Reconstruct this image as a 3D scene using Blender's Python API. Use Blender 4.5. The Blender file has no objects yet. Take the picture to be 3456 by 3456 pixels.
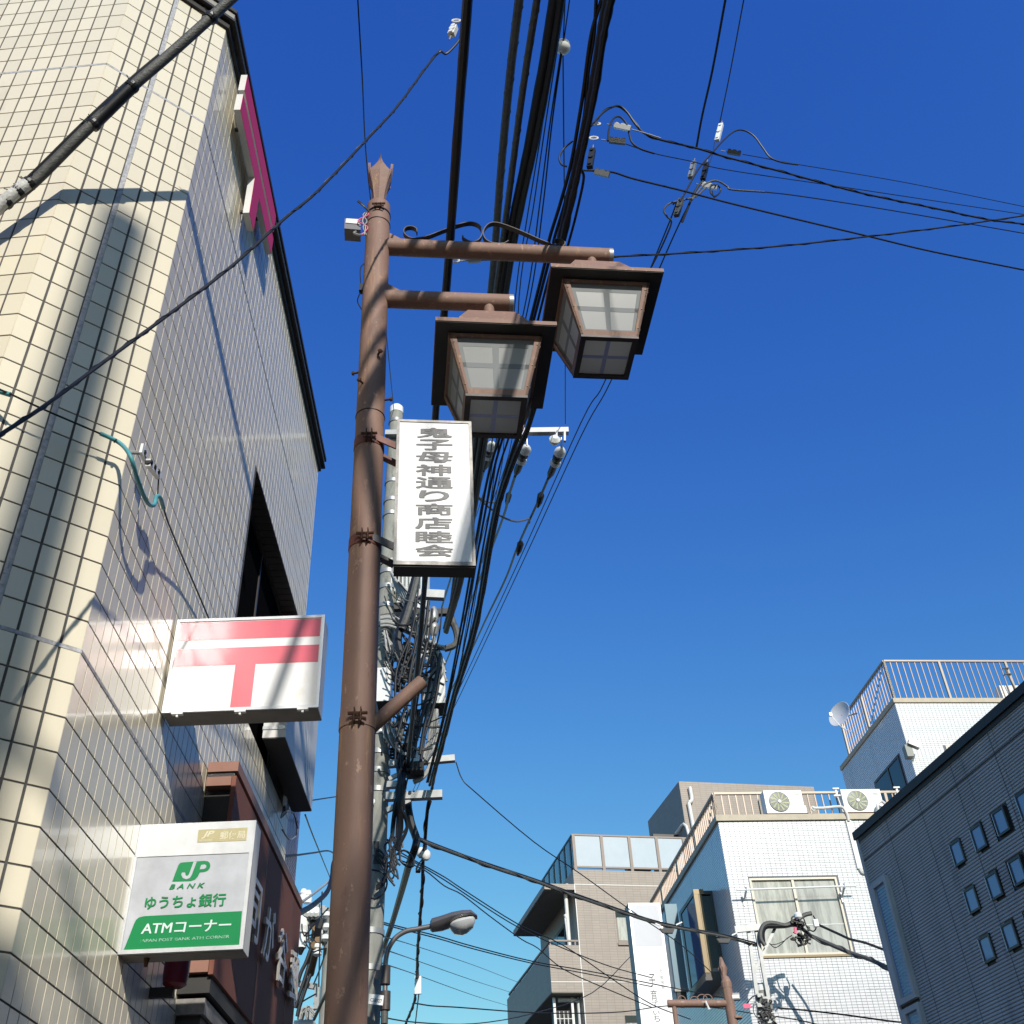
import bpy, math, random
from mathutils import Vector as V, Matrix as Mx
random.seed(7)
S = bpy.context.scene
COL = S.collection
# ---------------------------------------------------------------- camera
F = 3582.4257
PITCH, ROLL, YAW = 0.65846535, -0.05799889, -0.04420463
def rotcols():
    cp, sp = math.cos(PITCH), math.sin(PITCH)
    f = V((0, cp, sp)); r = V((1, 0, 0)); u = V((0, -sp, cp))
    cr, sr = math.cos(ROLL), math.sin(ROLL)
    r2 = r*cr + u*sr; u2 = r*(-sr) + u*cr
    Z = Mx.Rotation(YAW, 3, 'Z')
    return Z @ r2, Z @ u2, Z @ f
CR, CU, CF = rotcols()
CAM = V((0, 0, 1.5))
cd = bpy.data.cameras.new('camera')
cd.sensor_width = 36; cd.lens = F/3456*36; cd.clip_start = .05; cd.clip_end = 2000
cam = bpy.data.objects.new('camera', cd); COL.objects.link(cam)
cam.matrix_world = Mx(((CR.x, CU.x, -CF.x, CAM.x), (CR.y, CU.y, -CF.y, CAM.y), (CR.z, CU.z, -CF.z, CAM.z), (0, 0, 0, 1)))
S.camera = cam
# ---------------------------------------------------------------- world, sun, exposure
SUN = V((-1, 3.17, -1.93)).normalized()
w = bpy.data.worlds.new('World'); S.world = w; w.use_nodes = True
nt = w.node_tree; nt.nodes.clear()
sky = nt.nodes.new('ShaderNodeTexSky'); sky.sky_type = 'NISHITA'; sky.sun_disc = False
sky.sun_elevation = math.radians(30.2); sky.sun_rotation = math.radians(162.5)
sky.altitude = 0; sky.air_density = 2.0; sky.dust_density = 0.5; sky.ozone_density = 3.0
bg = nt.nodes.new('ShaderNodeBackground'); bg.inputs['Strength'].default_value = 0.15
# one response curve per channel for the whole sky (the phone's deep blue rendering)
sp = nt.nodes.new('ShaderNodeSeparateColor'); cb0 = nt.nodes.new('ShaderNodeCombineColor'); nt.links.new(sky.outputs[0], sp.inputs[0])
for i_, (g_, k_) in enumerate(((1.7, .97), (1.44, 1.22), (.72, 1.085))):
    m0 = nt.nodes.new('ShaderNodeMath'); m0.operation = 'MULTIPLY'; m0.inputs[1].default_value = .1; nt.links.new(sp.outputs[i_], m0.inputs[0])
    m1 = nt.nodes.new('ShaderNodeMath'); m1.operation = 'POWER'; m1.inputs[1].default_value = g_; nt.links.new(m0.outputs[0], m1.inputs[0])
    m2 = nt.nodes.new('ShaderNodeMath'); m2.operation = 'MULTIPLY'; m2.inputs[1].default_value = k_/.15; nt.links.new(m1.outputs[0], m2.inputs[0])
    m3 = nt.nodes.new('ShaderNodeMath'); m3.operation = 'MINIMUM'; m3.inputs[1].default_value = 1.1/.15; nt.links.new(m2.outputs[0], m3.inputs[0])
    nt.links.new(m3.outputs[0], cb0.inputs[i_])
wo = nt.nodes.new('ShaderNodeOutputWorld')
nt.links.new(cb0.outputs[0], bg.inputs['Color']); nt.links.new(bg.outputs[0], wo.inputs[0])
ld = bpy.data.lights.new('sun', 'SUN'); ld.energy = 4.1; ld.angle = math.radians(.55); ld.color = (1, .95, .87)
lo = bpy.data.objects.new('sun', ld); COL.objects.link(lo)
lo.rotation_euler = SUN.to_track_quat('-Z', 'Y').to_euler()
S.view_settings.view_transform = 'Standard'; S.view_settings.look = 'None'
S.view_settings.exposure = 0.16; S.view_settings.gamma = 1; S.view_settings.use_curve_mapping = False
S.cycles.max_bounces = 8; S.cycles.transparent_max_bounces = 12

# ---------------------------------------------------------------- helpers
def ray(px, py): return (CR*(px-1728) + CU*(1728-py) + CF*F).normalized()
def hit(px, py, p0, n):
    d = ray(px, py); return CAM + d*(((p0-CAM).dot(n))/d.dot(n))
def atX(px, py, x): return hit(px, py, V((x, 0, 0)), V((1, 0, 0)))
def atY(px, py, y): return hit(px, py, V((0, y, 0)), V((0, 1, 0)))
def atZ(px, py, z): return hit(px, py, V((0, 0, z)), V((0, 0, 1)))
class Frame:                                   # a building's own axes: x along its front, y into the block
    def __init__(s, o, yaw):
        t = math.radians(yaw); s.yaw = t; s.o = V((o[0], o[1], 0))
        s.ex = V((math.cos(t), math.sin(t), 0)); s.ey = V((-math.sin(t), math.cos(t), 0))
    def loc(s, P): d = P-s.o; return V((d.dot(s.ex), d.dot(s.ey), P.z))
    def onx(s, px, py, x): return s.loc(hit(px, py, s.o+s.ex*x, s.ex))
    def ony(s, px, py, y): return s.loc(hit(px, py, s.o+s.ey*y, s.ey))
    def onz(s, px, py, z): return s.loc(hit(px, py, V((0, 0, z)), V((0, 0, 1))))
    def w(s, x, y, z): return s.o + s.ex*x + s.ey*y + V((0, 0, z))
BASE = {}
def setp(o, label=None, cat=None, group=None, kind=None):
    if label: o['label'] = label
    if cat: o['category'] = cat
    if group: o['group'] = group
    if kind: o['kind'] = kind
def thing(name, label, cat, loc=(0, 0, 0), yaw=0., group=None, kind=None, local=False):
    o = bpy.data.objects.new(name, None); COL.objects.link(o); o.empty_display_size = .1
    o.location = loc; o.rotation_euler = (0, 0, yaw)
    setp(o, label, cat, group, kind)
    if not local: BASE[o.name] = (Mx.Translation(V(loc)) @ Mx.Rotation(yaw, 4, 'Z')).inverted()
    else: BASE[o.name] = None
    return o
def part_root(o):
    while o.parent: o = o.parent
    return o
class MB:
    def __init__(s): s.v = []; s.f = []
    def add(s, vs, fs):
        b = len(s.v); s.v += [V(p) for p in vs]; s.f += [[b+i for i in f] for f in fs]; return s
    def obox(s, o, a, b, c):
        o, a, b, c = V(o), V(a), V(b), V(c)
        if a.cross(b).dot(c) < 0: a, b = b, a
        return s.add([o, o+a, o+a+b, o+b, o+c, o+a+c, o+a+b+c, o+b+c],
                     [(0, 3, 2, 1), (4, 5, 6, 7), (0, 1, 5, 4), (1, 2, 6, 5), (2, 3, 7, 6), (3, 0, 4, 7)])
    def box(s, x0, x1, y0, y1, z0, z1):
        x0, x1 = sorted((x0, x1)); y0, y1 = sorted((y0, y1)); z0, z1 = sorted((z0, z1))
        return s.obox((x0, y0, z0), (x1-x0, 0, 0), (0, y1-y0, 0), (0, 0, z1-z0))
    def cbox(s, c, sx, sy, sz, R=None):
        R = R or Mx.Identity(3); a, b, d = R @ V((sx, 0, 0)), R @ V((0, sy, 0)), R @ V((0, 0, sz))
        return s.obox(V(c)-(a+b+d)/2, a, b, d)
    def bar(s, p, q, wd, th, up=(0, 0, 1)):      # rectangular bar from p to q
        p, q = V(p), V(q); d = q-p; sd = d.cross(V(up))
        if sd.length < 1e-6: sd = d.cross(V((1, 0, 0)))
        sd.normalize(); u = sd.cross(d).normalized()
        return s.obox(p-sd*wd/2-u*th/2, sd*wd, u*th, d)
    def quad(s, a, b, c, d): return s.add([a, b, c, d], [(0, 1, 2, 3)])
    def prism(s, poly, vec):
        vec = V(vec); poly = [V(p) for p in poly]; n = len(poly)
        nn = V((0, 0, 0))
        for i in range(n): nn += poly[i].cross(poly[(i+1) % n])
        if nn.dot(vec) > 0: poly = poly[::-1]
        vs = poly + [p+vec for p in poly]
        return s.add(vs, [list(range(n)), list(range(2*n-1, n-1, -1))] + [(i, n+i, n+(i+1) % n, (i+1) % n) for i in range(n)])
    def tube(s, pts, r, n=8, cap=True):
        pts = [V(p) for p in pts]; m = len(pts)
        if m < 2: return s
        rr = r if isinstance(r, (list, tuple)) else [r]*m
        t = (pts[1]-pts[0]).normalized(); u = t.cross(V((0, 0, 1)))
        if u.length < 1e-3: u = t.cross(V((1, 0, 0)))
        u.normalize(); b = len(s.v)
        for i in range(m):
            if i == 0: t = pts[1]-pts[0]
            elif i == m-1: t = pts[-1]-pts[-2]
            else: t = (pts[i+1]-pts[i]).normalized()+(pts[i]-pts[i-1]).normalized()
            if t.length < 1e-9: t = pts[i]-pts[i-1]
            t.normalize(); u = u-t*u.dot(t)
            if u.length < 1e-6: u = t.cross(V((.3, .5, .8)))
            u.normalize(); wv = t.cross(u)
            for k in range(n):
                a = 2*math.pi*k/n; s.v.append(pts[i]+(u*math.cos(a)+wv*math.sin(a))*rr[i])
        for i in range(m-1):
            for k in range(n):
                k2 = (k+1) % n; s.f.append([b+i*n+k, b+i*n+k2, b+(i+1)*n+k2, b+(i+1)*n+k])
        if cap: s.f.append([b+k for k in range(n)][::-1]); s.f.append([b+(m-1)*n+k for k in range(n)])
        return s
    def lathe(s, c, prof, n=16, ax=(0, 0, 1)):   # prof: (radius, height) along ax
        c = V(c); ax = V(ax).normalized(); u = ax.cross(V((.1, .9, .2))).normalized(); wv = ax.cross(u); b = len(s.v)
        for r, h in prof:
            for k in range(n):
                a = 2*math.pi*k/n; s.v.append(c+ax*h+(u*math.cos(a)+wv*math.sin(a))*r)
        for i in range(len(prof)-1):
            for k in range(n):
                k2 = (k+1) % n; s.f.append([b+i*n+k, b+i*n+k2, b+(i+1)*n+k2, b+(i+1)*n+k])
        s.f.append([b+k for k in range(n)][::-1]); s.f.append([b+(len(prof)-1)*n+k for k in range(n)])
        return s
    def loft(s, secs):                            # closed rings of equal length
        b = len(s.v); n = len(secs[0])
        for sc in secs: s.v += [V(p) for p in sc]
        for i in range(len(secs)-1):
            for k in range(n):
                k2 = (k+1) % n; s.f.append([b+i*n+k, b+i*n+k2, b+(i+1)*n+k2, b+(i+1)*n+k])
        s.f.append([b+k for k in range(n)][::-1]); s.f.append([b+(len(secs)-1)*n+k for k in range(n)])
        return s
    def mesh(s, name, mat, M=None):
        me = bpy.data.meshes.new(name); vs = [(M @ p) for p in s.v] if M is not None else s.v
        me.from_pydata([tuple(p) for p in vs], [], s.f); me.update()
        if s.smooth:
            for p in me.polygons: p.use_smooth = True
            try: me.set_sharp_from_angle(angle=math.radians(40))
            except Exception: pass
        if mat: me.materials.append(mat)
        return me
    smooth = False
    def sm(s): s.smooth = True; return s
    def build(s, name, mat, parent=None, label=None, kind=None, cat=None, group=None):
        M = None
        if parent is not None: M = BASE.get(part_root(parent).name)
        o = bpy.data.objects.new(name, s.mesh(name, mat, M)); COL.objects.link(o)
        if parent is not None: o.parent = parent
        setp(o, label, cat, group, kind); return o
def crom(pts, k=6):
    pts = [V(p) for p in pts]
    if len(pts) < 3: return pts
    P = [pts[0]*2-pts[1]]+pts+[pts[-1]*2-pts[-2]]; out = []
    for i in range(1, len(P)-2):
        a, b, c, d = P[i-1], P[i], P[i+1], P[i+2]
        for j in range(k):
            t = j/k; out.append(.5*((2*b)+(c-a)*t+(2*a-5*b+4*c-d)*t*t+(3*b-a-3*c+d)*t**3))
    out.append(pts[-1]); return out
# ---------------------------------------------------------------- materials
def mat(name, col, rough=.6, metal=0., var=0., scale=5., bump=0., bscale=40., spec=.5, coat=0., col2=None, thr=None, piece=0., stretch=None, island=0., dirt=None):
    m = bpy.data.materials.new(name); m.use_nodes = True; t = m.node_tree; L = t.links.new; N = t.nodes.new
    b = t.nodes['Principled BSDF']; b.inputs['Roughness'].default_value = rough; b.inputs['Metallic'].default_value = metal
    b.inputs['Specular IOR Level'].default_value = spec; b.inputs['Coat Weight'].default_value = coat; b.inputs['Coat Roughness'].default_value = .06
    tc = N('ShaderNodeTexCoord'); src = tc.outputs['Object']
    if stretch:
        mp = N('ShaderNodeMapping'); mp.inputs['Scale'].default_value = stretch; L(src, mp.inputs['Vector']); src = mp.outputs[0]
    base = N('ShaderNodeRGB'); base.outputs[0].default_value = (*col, 1); cur = base.outputs[0]
    if var or col2:
        nz = N('ShaderNodeTexNoise'); nz.inputs['Scale'].default_value = scale; nz.inputs['Detail'].default_value = 6; nz.inputs['Roughness'].default_value = .62
        L(src, nz.inputs['Vector'])
        mr = N('ShaderNodeMapRange'); L(nz.outputs['Fac'], mr.inputs['Value'])
        lo_, hi_ = thr or (.3, .7); mr.inputs['From Min'].default_value = lo_; mr.inputs['From Max'].default_value = hi_
        mx = N('ShaderNodeMix'); mx.data_type = 'RGBA'; L(mr.outputs[0], mx.inputs['Factor']); L(cur, mx.inputs['A'])
        c2 = col2 or tuple(min(1, c*(1-var)) for c in col); mx.inputs['B'].default_value = (*c2, 1); cur = mx.outputs['Result']
    for dd in ([] if not dirt else dirt if isinstance(dirt, list) else [dirt]):
        dc, dscale, dlo, dhi = dd[:4]; dsrc = src
        if len(dd) > 4:
            mp = N('ShaderNodeMapping'); mp.inputs['Scale'].default_value = dd[4]; L(tc.outputs['Object'], mp.inputs['Vector']); dsrc = mp.outputs[0]
        nz = N('ShaderNodeTexNoise'); nz.inputs['Scale'].default_value = dscale; nz.inputs['Detail'].default_value = 9; nz.inputs['Roughness'].default_value = .7
        L(dsrc, nz.inputs['Vector']); mr = N('ShaderNodeMapRange'); L(nz.outputs['Fac'], mr.inputs['Value'])
        mr.inputs['From Min'].default_value = dlo; mr.inputs['From Max'].default_value = dhi
        mx = N('ShaderNodeMix'); mx.data_type = 'RGBA'; L(mr.outputs[0], mx.inputs['Factor']); L(cur, mx.inputs['A']); mx.inputs['B'].default_value = (*dc, 1); cur = mx.outputs['Result']
    if piece or island:
        hsv = N('ShaderNodeHueSaturation'); L(cur, hsv.inputs['Color']); cur = hsv.outputs[0]
        if piece: oi = N('ShaderNodeObjectInfo'); rnd = oi.outputs['Random']; am = piece
        else: oi = N('ShaderNodeNewGeometry'); rnd = oi.outputs['Random Per Island']; am = island
        mr = N('ShaderNodeMapRange'); L(rnd, mr.inputs['Value']); mr.inputs['To Min'].default_value = 1-am; mr.inputs['To Max'].default_value = 1+am*.6
        L(mr.outputs[0], hsv.inputs['Value'])
    L(cur, b.inputs['Base Color'])
    if bump:
        nz = N('ShaderNodeTexNoise'); nz.inputs['Scale'].default_value = bscale; nz.inputs['Detail'].default_value = 5; L(src, nz.inputs['Vector'])
        bp = N('ShaderNodeBump'); bp.inputs['Strength'].default_value = bump; bp.inputs['Distance'].default_value = .01
        L(nz.outputs['Fac'], bp.inputs['Height']); L(bp.outputs[0], b.inputs['Normal'])
    return m
def brickmat(name, col, mortar, bw, bh, ms=.004, rough=.5, var=.1, bump=.3, offset=0., spec=.5, coat=0.):
    m = bpy.data.materials.new(name); m.use_nodes = True; t = m.node_tree; L = t.links.new; N = t.nodes.new
    b = t.nodes['Principled BSDF']; b.inputs['Roughness'].default_value = rough; b.inputs['Specular IOR Level'].default_value = spec; b.inputs['Coat Weight'].default_value = coat
    tc = N('ShaderNodeTexCoord'); sp = N('ShaderNodeSeparateXYZ'); L(tc.outputs['Object'], sp.inputs[0])
    ad = N('ShaderNodeMath'); L(sp.outputs['X'], ad.inputs[0]); L(sp.outputs['Y'], ad.inputs[1])
    cb = N('ShaderNodeCombineXYZ'); L(ad.outputs[0], cb.inputs['X']); L(sp.outputs['Z'], cb.inputs['Y'])
    br = N('ShaderNodeTexBrick'); L(cb.outputs[0], br.inputs['Vector']); br.offset = offset; br.inputs['Scale'].default_value = 1
    br.inputs['Brick Width'].default_value = bw; br.inputs['Row Height'].default_value = bh; br.inputs['Mortar Size'].default_value = ms; br.inputs['Bias'].default_value = 0
    br.inputs['Color1'].default_value = (*col, 1); br.inputs['Color2'].default_value = (*[c*(1-var) for c in col], 1); br.inputs['Mortar'].default_value = (*mortar, 1)
    nz = N('ShaderNodeTexNoise'); nz.inputs['Scale'].default_value = 1.3; nz.inputs['Detail'].default_value = 7; mp = N('ShaderNodeMapping'); mp.inputs['Scale'].default_value = (1.4, 1.4, .3); L(tc.outputs['Object'], mp.inputs['Vector']); L(mp.outputs[0], nz.inputs['Vector'])
    mr = N('ShaderNodeMapRange'); L(nz.outputs['Fac'], mr.inputs['Value']); mr.inputs['To Min'].default_value = .86; mr.inputs['To Max'].default_value = 1.06
    hv = N('ShaderNodeHueSaturation'); L(br.outputs['Color'], hv.inputs['Color']); L(mr.outputs[0], hv.inputs['Value']); L(hv.outputs[0], b.inputs['Base Color'])
    iv = N('ShaderNodeMath'); iv.operation = 'SUBTRACT'; iv.inputs[0].default_value = 1; L(br.outputs['Fac'], iv.inputs[1])
    bp = N('ShaderNodeBump'); bp.inputs['Strength'].default_value = bump; bp.inputs['Distance'].default_value = .01; L(iv.outputs[0], bp.inputs['Height']); L(bp.outputs[0], b.inputs['Normal'])
    return m
def glassmat(name, col=(.9, .95, 1), alpha=.25, rough=.02):
    m = bpy.data.materials.new(name); m.use_nodes = True; t = m.node_tree; t.nodes.clear(); N = t.nodes.new; L = t.links.new
    g = N('ShaderNodeBsdfGlossy'); g.inputs['Roughness'].default_value = rough; g.inputs['Color'].default_value = (1, 1, 1, 1)
    tr = N('ShaderNodeBsdfTransparent'); tr.inputs['Color'].default_value = (*col, 1)
    fr = N('ShaderNodeFresnel'); fr.inputs['IOR'].default_value = 1.5
    ad = N('ShaderNodeMath'); ad.operation = 'ADD'; ad.inputs[1].default_value = alpha; L(fr.outputs[0], ad.inputs[0])
    mx = N('ShaderNodeMixShader'); L(ad.outputs[0], mx.inputs[0]); L(tr.outputs[0], mx.inputs[1]); L(g.outputs[0], mx.inputs[2])
    o = N('ShaderNodeOutputMaterial'); L(mx.outputs[0], o.inputs[0]); return m
M = {}
M['tile'] = mat('cream_glazed_tile', (.76, .69, .525), .30, spec=.4, coat=.26, piece=.06, dirt=((.50, .44, .33), 2.2, .60, .85, (1, 1, .35)), bump=.04, bscale=14)
M['tilej'] = mat('cream_glazed_tile_joined', (.76, .69, .525), .30, spec=.4, coat=.26, island=.06, dirt=((.50, .44, .33), 2.2, .60, .85, (1, 1, .35)), bump=.04, bscale=14)
M['grout'] = mat('tile_grout', (.115, .11, .105), .9, var=.45, scale=9, bump=.4, bscale=80)
M['caulk'] = mat('grey_caulk', (.50, .50, .51), .55, var=.4, scale=30, bump=.9, bscale=60)
M['coping'] = mat('dark_metal_coping', (.03, .025, .022), .6, var=.4, scale=12, bump=.1)
M['copcap'] = mat('grey_beige_coping', (.36, .33, .28), .5, var=.25, scale=10)
M['brown'] = mat('brown_pole_paint', (.285, .175, .133), .62, spec=.3, var=.22, scale=3, dirt=[((.40, .25, .13), 5, .56, .70, (5, 5, .35)), ((.44, .28, .20), 26, .60, .66, (1, 1, .6)), ((.17, .09, .065), 9, .60, .74, (2, 2, .8))], bump=.08, bscale=60)
M['brownrust'] = mat('brown_paint_rusting', (.27, .17, .13), .5, var=.2, scale=6, dirt=((.34, .16, .05), 9, .5, .72), bump=.2)
M['browndark'] = mat('dark_brown_iron', (.07, .052, .045), .5, var=.3, scale=20, bump=.1)
M['rust'] = mat('rusted_bolt', (.10, .045, .022), .85, var=.5, scale=60, bump=.5)
M['redrust'] = mat('red_oxide_band', (.22, .075, .05), .6, var=.45, scale=18, bump=.2)
M['white'] = mat('white_acrylic_sign', (.84, .84, .83), .3, var=.04, scale=4, spec=.5, dirt=((.66, .64, .58), 7, .58, .78, (1, 1, .5)))
M['whitepl'] = mat('lantern_white_panel', (.43, .44, .43), .16, var=.06, scale=5, spec=.6)
M['greypl'] = mat('lantern_grey_bar', (.25, .265, .27), .8, spec=.1)
M['alu'] = mat('aluminium_frame', (.62, .63, .64), .38, metal=.55, var=.18, scale=12)
M['aludirty'] = mat('weathered_aluminium', (.33, .31, .29), .5, metal=.35, var=.5, scale=25)
M['alupaint'] = mat('off_white_sign_casing', (.72, .71, .68), .4, var=.12, scale=5, dirt=((.12, .1, .08), 30, .68, .78))
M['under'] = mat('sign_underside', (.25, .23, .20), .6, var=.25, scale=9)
M['pink'] = mat('red_sign_film', (.80, .055, .115), .3, var=.06, scale=4, spec=.5)
M['pinkfade'] = mat('faded_red_sign_film', (.72, .14, .18), .16, var=.14, scale=6, spec=.6)
M['magenta'] = mat('magenta_sign_face', (.66, .02, .065), .4)
M['green'] = mat('green_sign_film', (.0, .22, .065), .3, var=.06, scale=4)
M['gold'] = mat('pale_gold_sticker', (.50, .44, .24), .4, var=.15, scale=40)
M['goldl'] = mat('pale_sticker_print', (.66, .62, .46), .4)
M['gtext'] = mat('pale_green_print', (.36, .55, .46), .4, dirt=((.02, .3, .11), 40, .5, .62))
M['wtext'] = mat('grey_white_print', (.62, .72, .70), .35)
M['facegrey'] = mat('shade_grey_sign_face', (.54, .56, .60), .25, var=.3, scale=6, spec=.5)  # face greyed to carry the dappled shade on it
M['glassblack'] = mat('black_window_glass', (.006, .006, .007), .25, spec=0.)  # dull black glass without mirror reflections
M['gwhite'] = mat('greyish_white_sign_face', (.60, .61, .64), .22, var=.05, scale=3, spec=.5)
M['greytext'] = mat('grey_sign_lettering', (.13, .125, .125), .5, var=.12, scale=30)
M['black'] = mat('black_rubber', (.012, .012, .013), .45, var=.3, scale=30)
M['blackc'] = mat('black_cable_jacket', (.008, .008, .010), .5, var=.4, scale=8)
M['greyc'] = mat('weathered_grey_cable', (.11, .11, .10), .6, var=.45, scale=30, bump=.4, bscale=120)
M['lightc'] = mat('pale_grey_cable', (.42, .42, .40), .5, var=.3, scale=30)
M['whitec'] = mat('white_tape_wrap', (.68, .68, .64), .6, var=.4, scale=25, bump=.4, bscale=90)
M['teal'] = mat('faded_teal_cable_cover', (.10, .38, .43), .5, var=.35, scale=20)
M['concrete'] = mat('pole_concrete', (.33, .33, .29), .85, var=.35, scale=3, bump=.25, bscale=60, stretch=(3, 3, .8), dirt=((.08, .08, .075), 2.2, .52, .72))
M['galv'] = mat('galvanised_steel', (.34, .345, .34), .45, metal=.4, var=.2, scale=14)
def translucent(name, col, f, rough=.18):
    m = mat(name, col, rough, var=.05, scale=5, spec=.5); t = m.node_tree; b = t.nodes['Principled BSDF']; o = t.nodes['Material Output']
    tl = t.nodes.new('ShaderNodeBsdfTranslucent'); tl.inputs['Color'].default_value = (*col, 1); mx = t.nodes.new('ShaderNodeMixShader'); mx.inputs[0].default_value = f
    t.links.new(b.outputs[0], mx.inputs[1]); t.links.new(tl.outputs[0], mx.inputs[2]); t.links.new(mx.outputs[0], o.inputs[0]); return m
M['whitepl'] = translucent('lantern_white_panel_lit', (.66, .67, .66), .5)
M['lowpane'] = translucent('lantern_lower_panel', (.9, .9, .89), .72)
M['porcelain'] = mat('white_porcelain', (.80, .80, .77), .2, spec=.6)
M['boxwhite'] = mat('light_grey_cabinet', (.70, .71, .69), .4, var=.12, scale=5)
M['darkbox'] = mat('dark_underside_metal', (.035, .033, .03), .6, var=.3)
M['fascia'] = mat('rust_brown_panel', (.22, .078, .050), .75, var=.12, scale=3, bump=.06)
M['fasciatan'] = mat('tan_brown_panel', (.30, .145, .10), .55, var=.15, scale=8)
M['letter'] = mat('silver_letter_face', (.88, .87, .84), .4)
M['letterside'] = mat('letter_return', (.38, .35, .30), .5)
M['redlamp'] = mat('dark_red_lamp', (.16, .008, .018), .35)
M['glassdark'] = mat('dark_window_glass', (.012, .012, .013), .03, spec=.8)
M['framedark'] = mat('bronze_window_frame', (.055, .05, .047), .35, metal=.3)
M['framebronze'] = mat('champagne_window_frame', (.20, .147, .078), .4, metal=.3, var=.1)
M['framelight'] = mat('beige_window_frame', (.66, .60, .48), .45, var=.08)
M['rail'] = mat('brown_anodised_rail', (.30, .22, .17), .4, metal=.3, var=.1)
M['railtop'] = mat('beige_rail', (.34, .28, .22), .45, metal=.2)
M['wtile'] = mat('white_wall_tile', (.74, .74, .74), .25, spec=.6, island=.05, coat=.9, dirt=((.52, .51, .49), 1.6, .55, .8, (1.5, 1.5, .2)))
M['shadetile'] = mat('shade_blue_wall_tile', (.11, .13, .40), .25, spec=.5, island=.06)  # blue of the shade put into the tile colour
M['wgrout'] = mat('pale_tile_joint', (.16, .17, .20), .9)
M['copw'] = mat('beige_parapet_coping', (.50, .43, .32), .6, var=.2, scale=6)
M['browntile'] = brickmat('taupe_wall_tile', (.34, .285, .235), (.24, .205, .17), .235, .075, .006, rough=.5, var=.10, bump=.25)
M['taupe'] = mat('taupe_plain', (.26, .20, .165), .5, var=.1)
M['soffit'] = mat('painted_soffit', (.20, .195, .16), .8, var=.15)
M['frost'] = mat('frosted_glass_panel', (.50, .55, .60), .12, var=.08, scale=2, spec=.8)
M['curtain'] = mat('pale_curtain_glass', (.50, .50, .44), .15, var=.35, scale=3.5, spec=.6, stretch=(3, 3, .5), thr=(.42, .6))
M['netting'] = mat('wired_glass', (.46, .46, .42), .12, var=.38, scale=3.5, spec=.7, stretch=(3, 3, .45), thr=(.42, .62))
M['clearg'] = glassmat('clear_glass', alpha=.12)
M['tealglass'] = glassmat('tinted_rail_glass', (.55, .75, .85), .1)
M['siding'] = mat('dark_grey_siding', (.56, .52, .49), .85, var=.2, scale=1.2, bump=.25, bscale=30, dirt=((.30, .28, .27), 3, .55, .8, (1, 1, .25)))
M['sidingflash'] = mat('dark_roof_flashing', (.03, .026, .024), .6, var=.4, scale=8)
M['fangrey'] = mat('fan_guard', (.20, .22, .19), .5)
M['fanyel'] = mat('yellowed_fan_blade', (.42, .42, .20), .5)
M['acwhite'] = mat('ac_casing_white', (.82, .82, .80), .35, var=.04)
M['crossblue'] = mat('pale_blue_cross', (.50, .55, .80), .4)
M['panelblue'] = mat('pale_blue_panel', (.12, .19, .23), .35, metal=.2, var=.06)
M['lampgrey'] = mat('dark_grey_lamp_housing', (.20, .185, .18), .35, metal=.5, var=.1)
M['lampglass'] = mat('ribbed_lamp_glass', (.55, .56, .55), .1, spec=.8)
M['asphalt'] = mat('asphalt', (.055, .055, .058), .9, var=.25, scale=20, bump=.4, bscale=90)
M['paving'] = mat('pavement', (.24, .23, .22), .9, var=.2, scale=8)
M['wood'] = mat('weathered_brown_tube', (.20, .11, .03), .6, var=.5, scale=20)
M['bark'] = mat('tree_bark', (.09, .07, .055), .9, var=.3)
M['pinkflag'] = mat('pink_tag', (.75, .12, .22), .6)
M['bluetile'] = M['wtile']
# ---------------------------------------------------------------- ground
def ground():
    MB().box(-300, 300, -300, 500, -.5, 0).build('ground', M['asphalt'], kind='structure')
    MB().box(-2.2, 7, -60, 120, 0, .004).build('road', M['asphalt'], kind='structure')
    MB().box(-1.25, -.1, -60, 60, .004, .12).build('pavement', M['paving'], kind='structure')
ground()
# ---------------------------------------------------------------- post office building
AB = V((-1.664, 2.669, 0)); BC = V((-1.28, 2.985, 0)); A9 = V((-6.0, 3.02, 0)); FAR = V((-1.28, 6.72, 0)); BK = V((-6, 6.72, 0))
XC = -1.28; ZT = 7.22; ROWZ, ROWP = 3.293, .11554
post = thing('post_office_building', 'cream glazed tile corner building with chamfered corner and dark roof edge', 'building', (-2.5, 4.5, 0))
def grp_prism(poly, z0, z1, name, m, par, **k):
    return MB().prism([V((p[0], p[1], z0)) for p in poly], (0, 0, z1-z0)).build(name, m, par, **k)
tB = (-1.42+1.28)/(AB.x-BC.x); B142 = BC.lerp(AB, tB)
WY0, WY1, WZ0, WZ1 = 4.81, 6.43, 4.22, 5.6
grp_prism([A9, AB, B142, (-1.42, 6.72), BK], 0, ZT, 'wall', M['grout'], post)
wl = MB()
wl.prism([V((-1.42, B142.y, 0)), BC, V((XC, WY0, 0)), V((-1.42, WY0, 0))], (0, 0, ZT))
wl.box(-1.42, XC, WY1, 6.72, 0, ZT); wl.box(-1.42, XC, WY0, WY1, 0, WZ0); wl.box(-1.42, XC, WY0, WY1, WZ1, ZT)
wl.build('wall', M['grout'], post)
TILEMESH = {}
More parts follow.
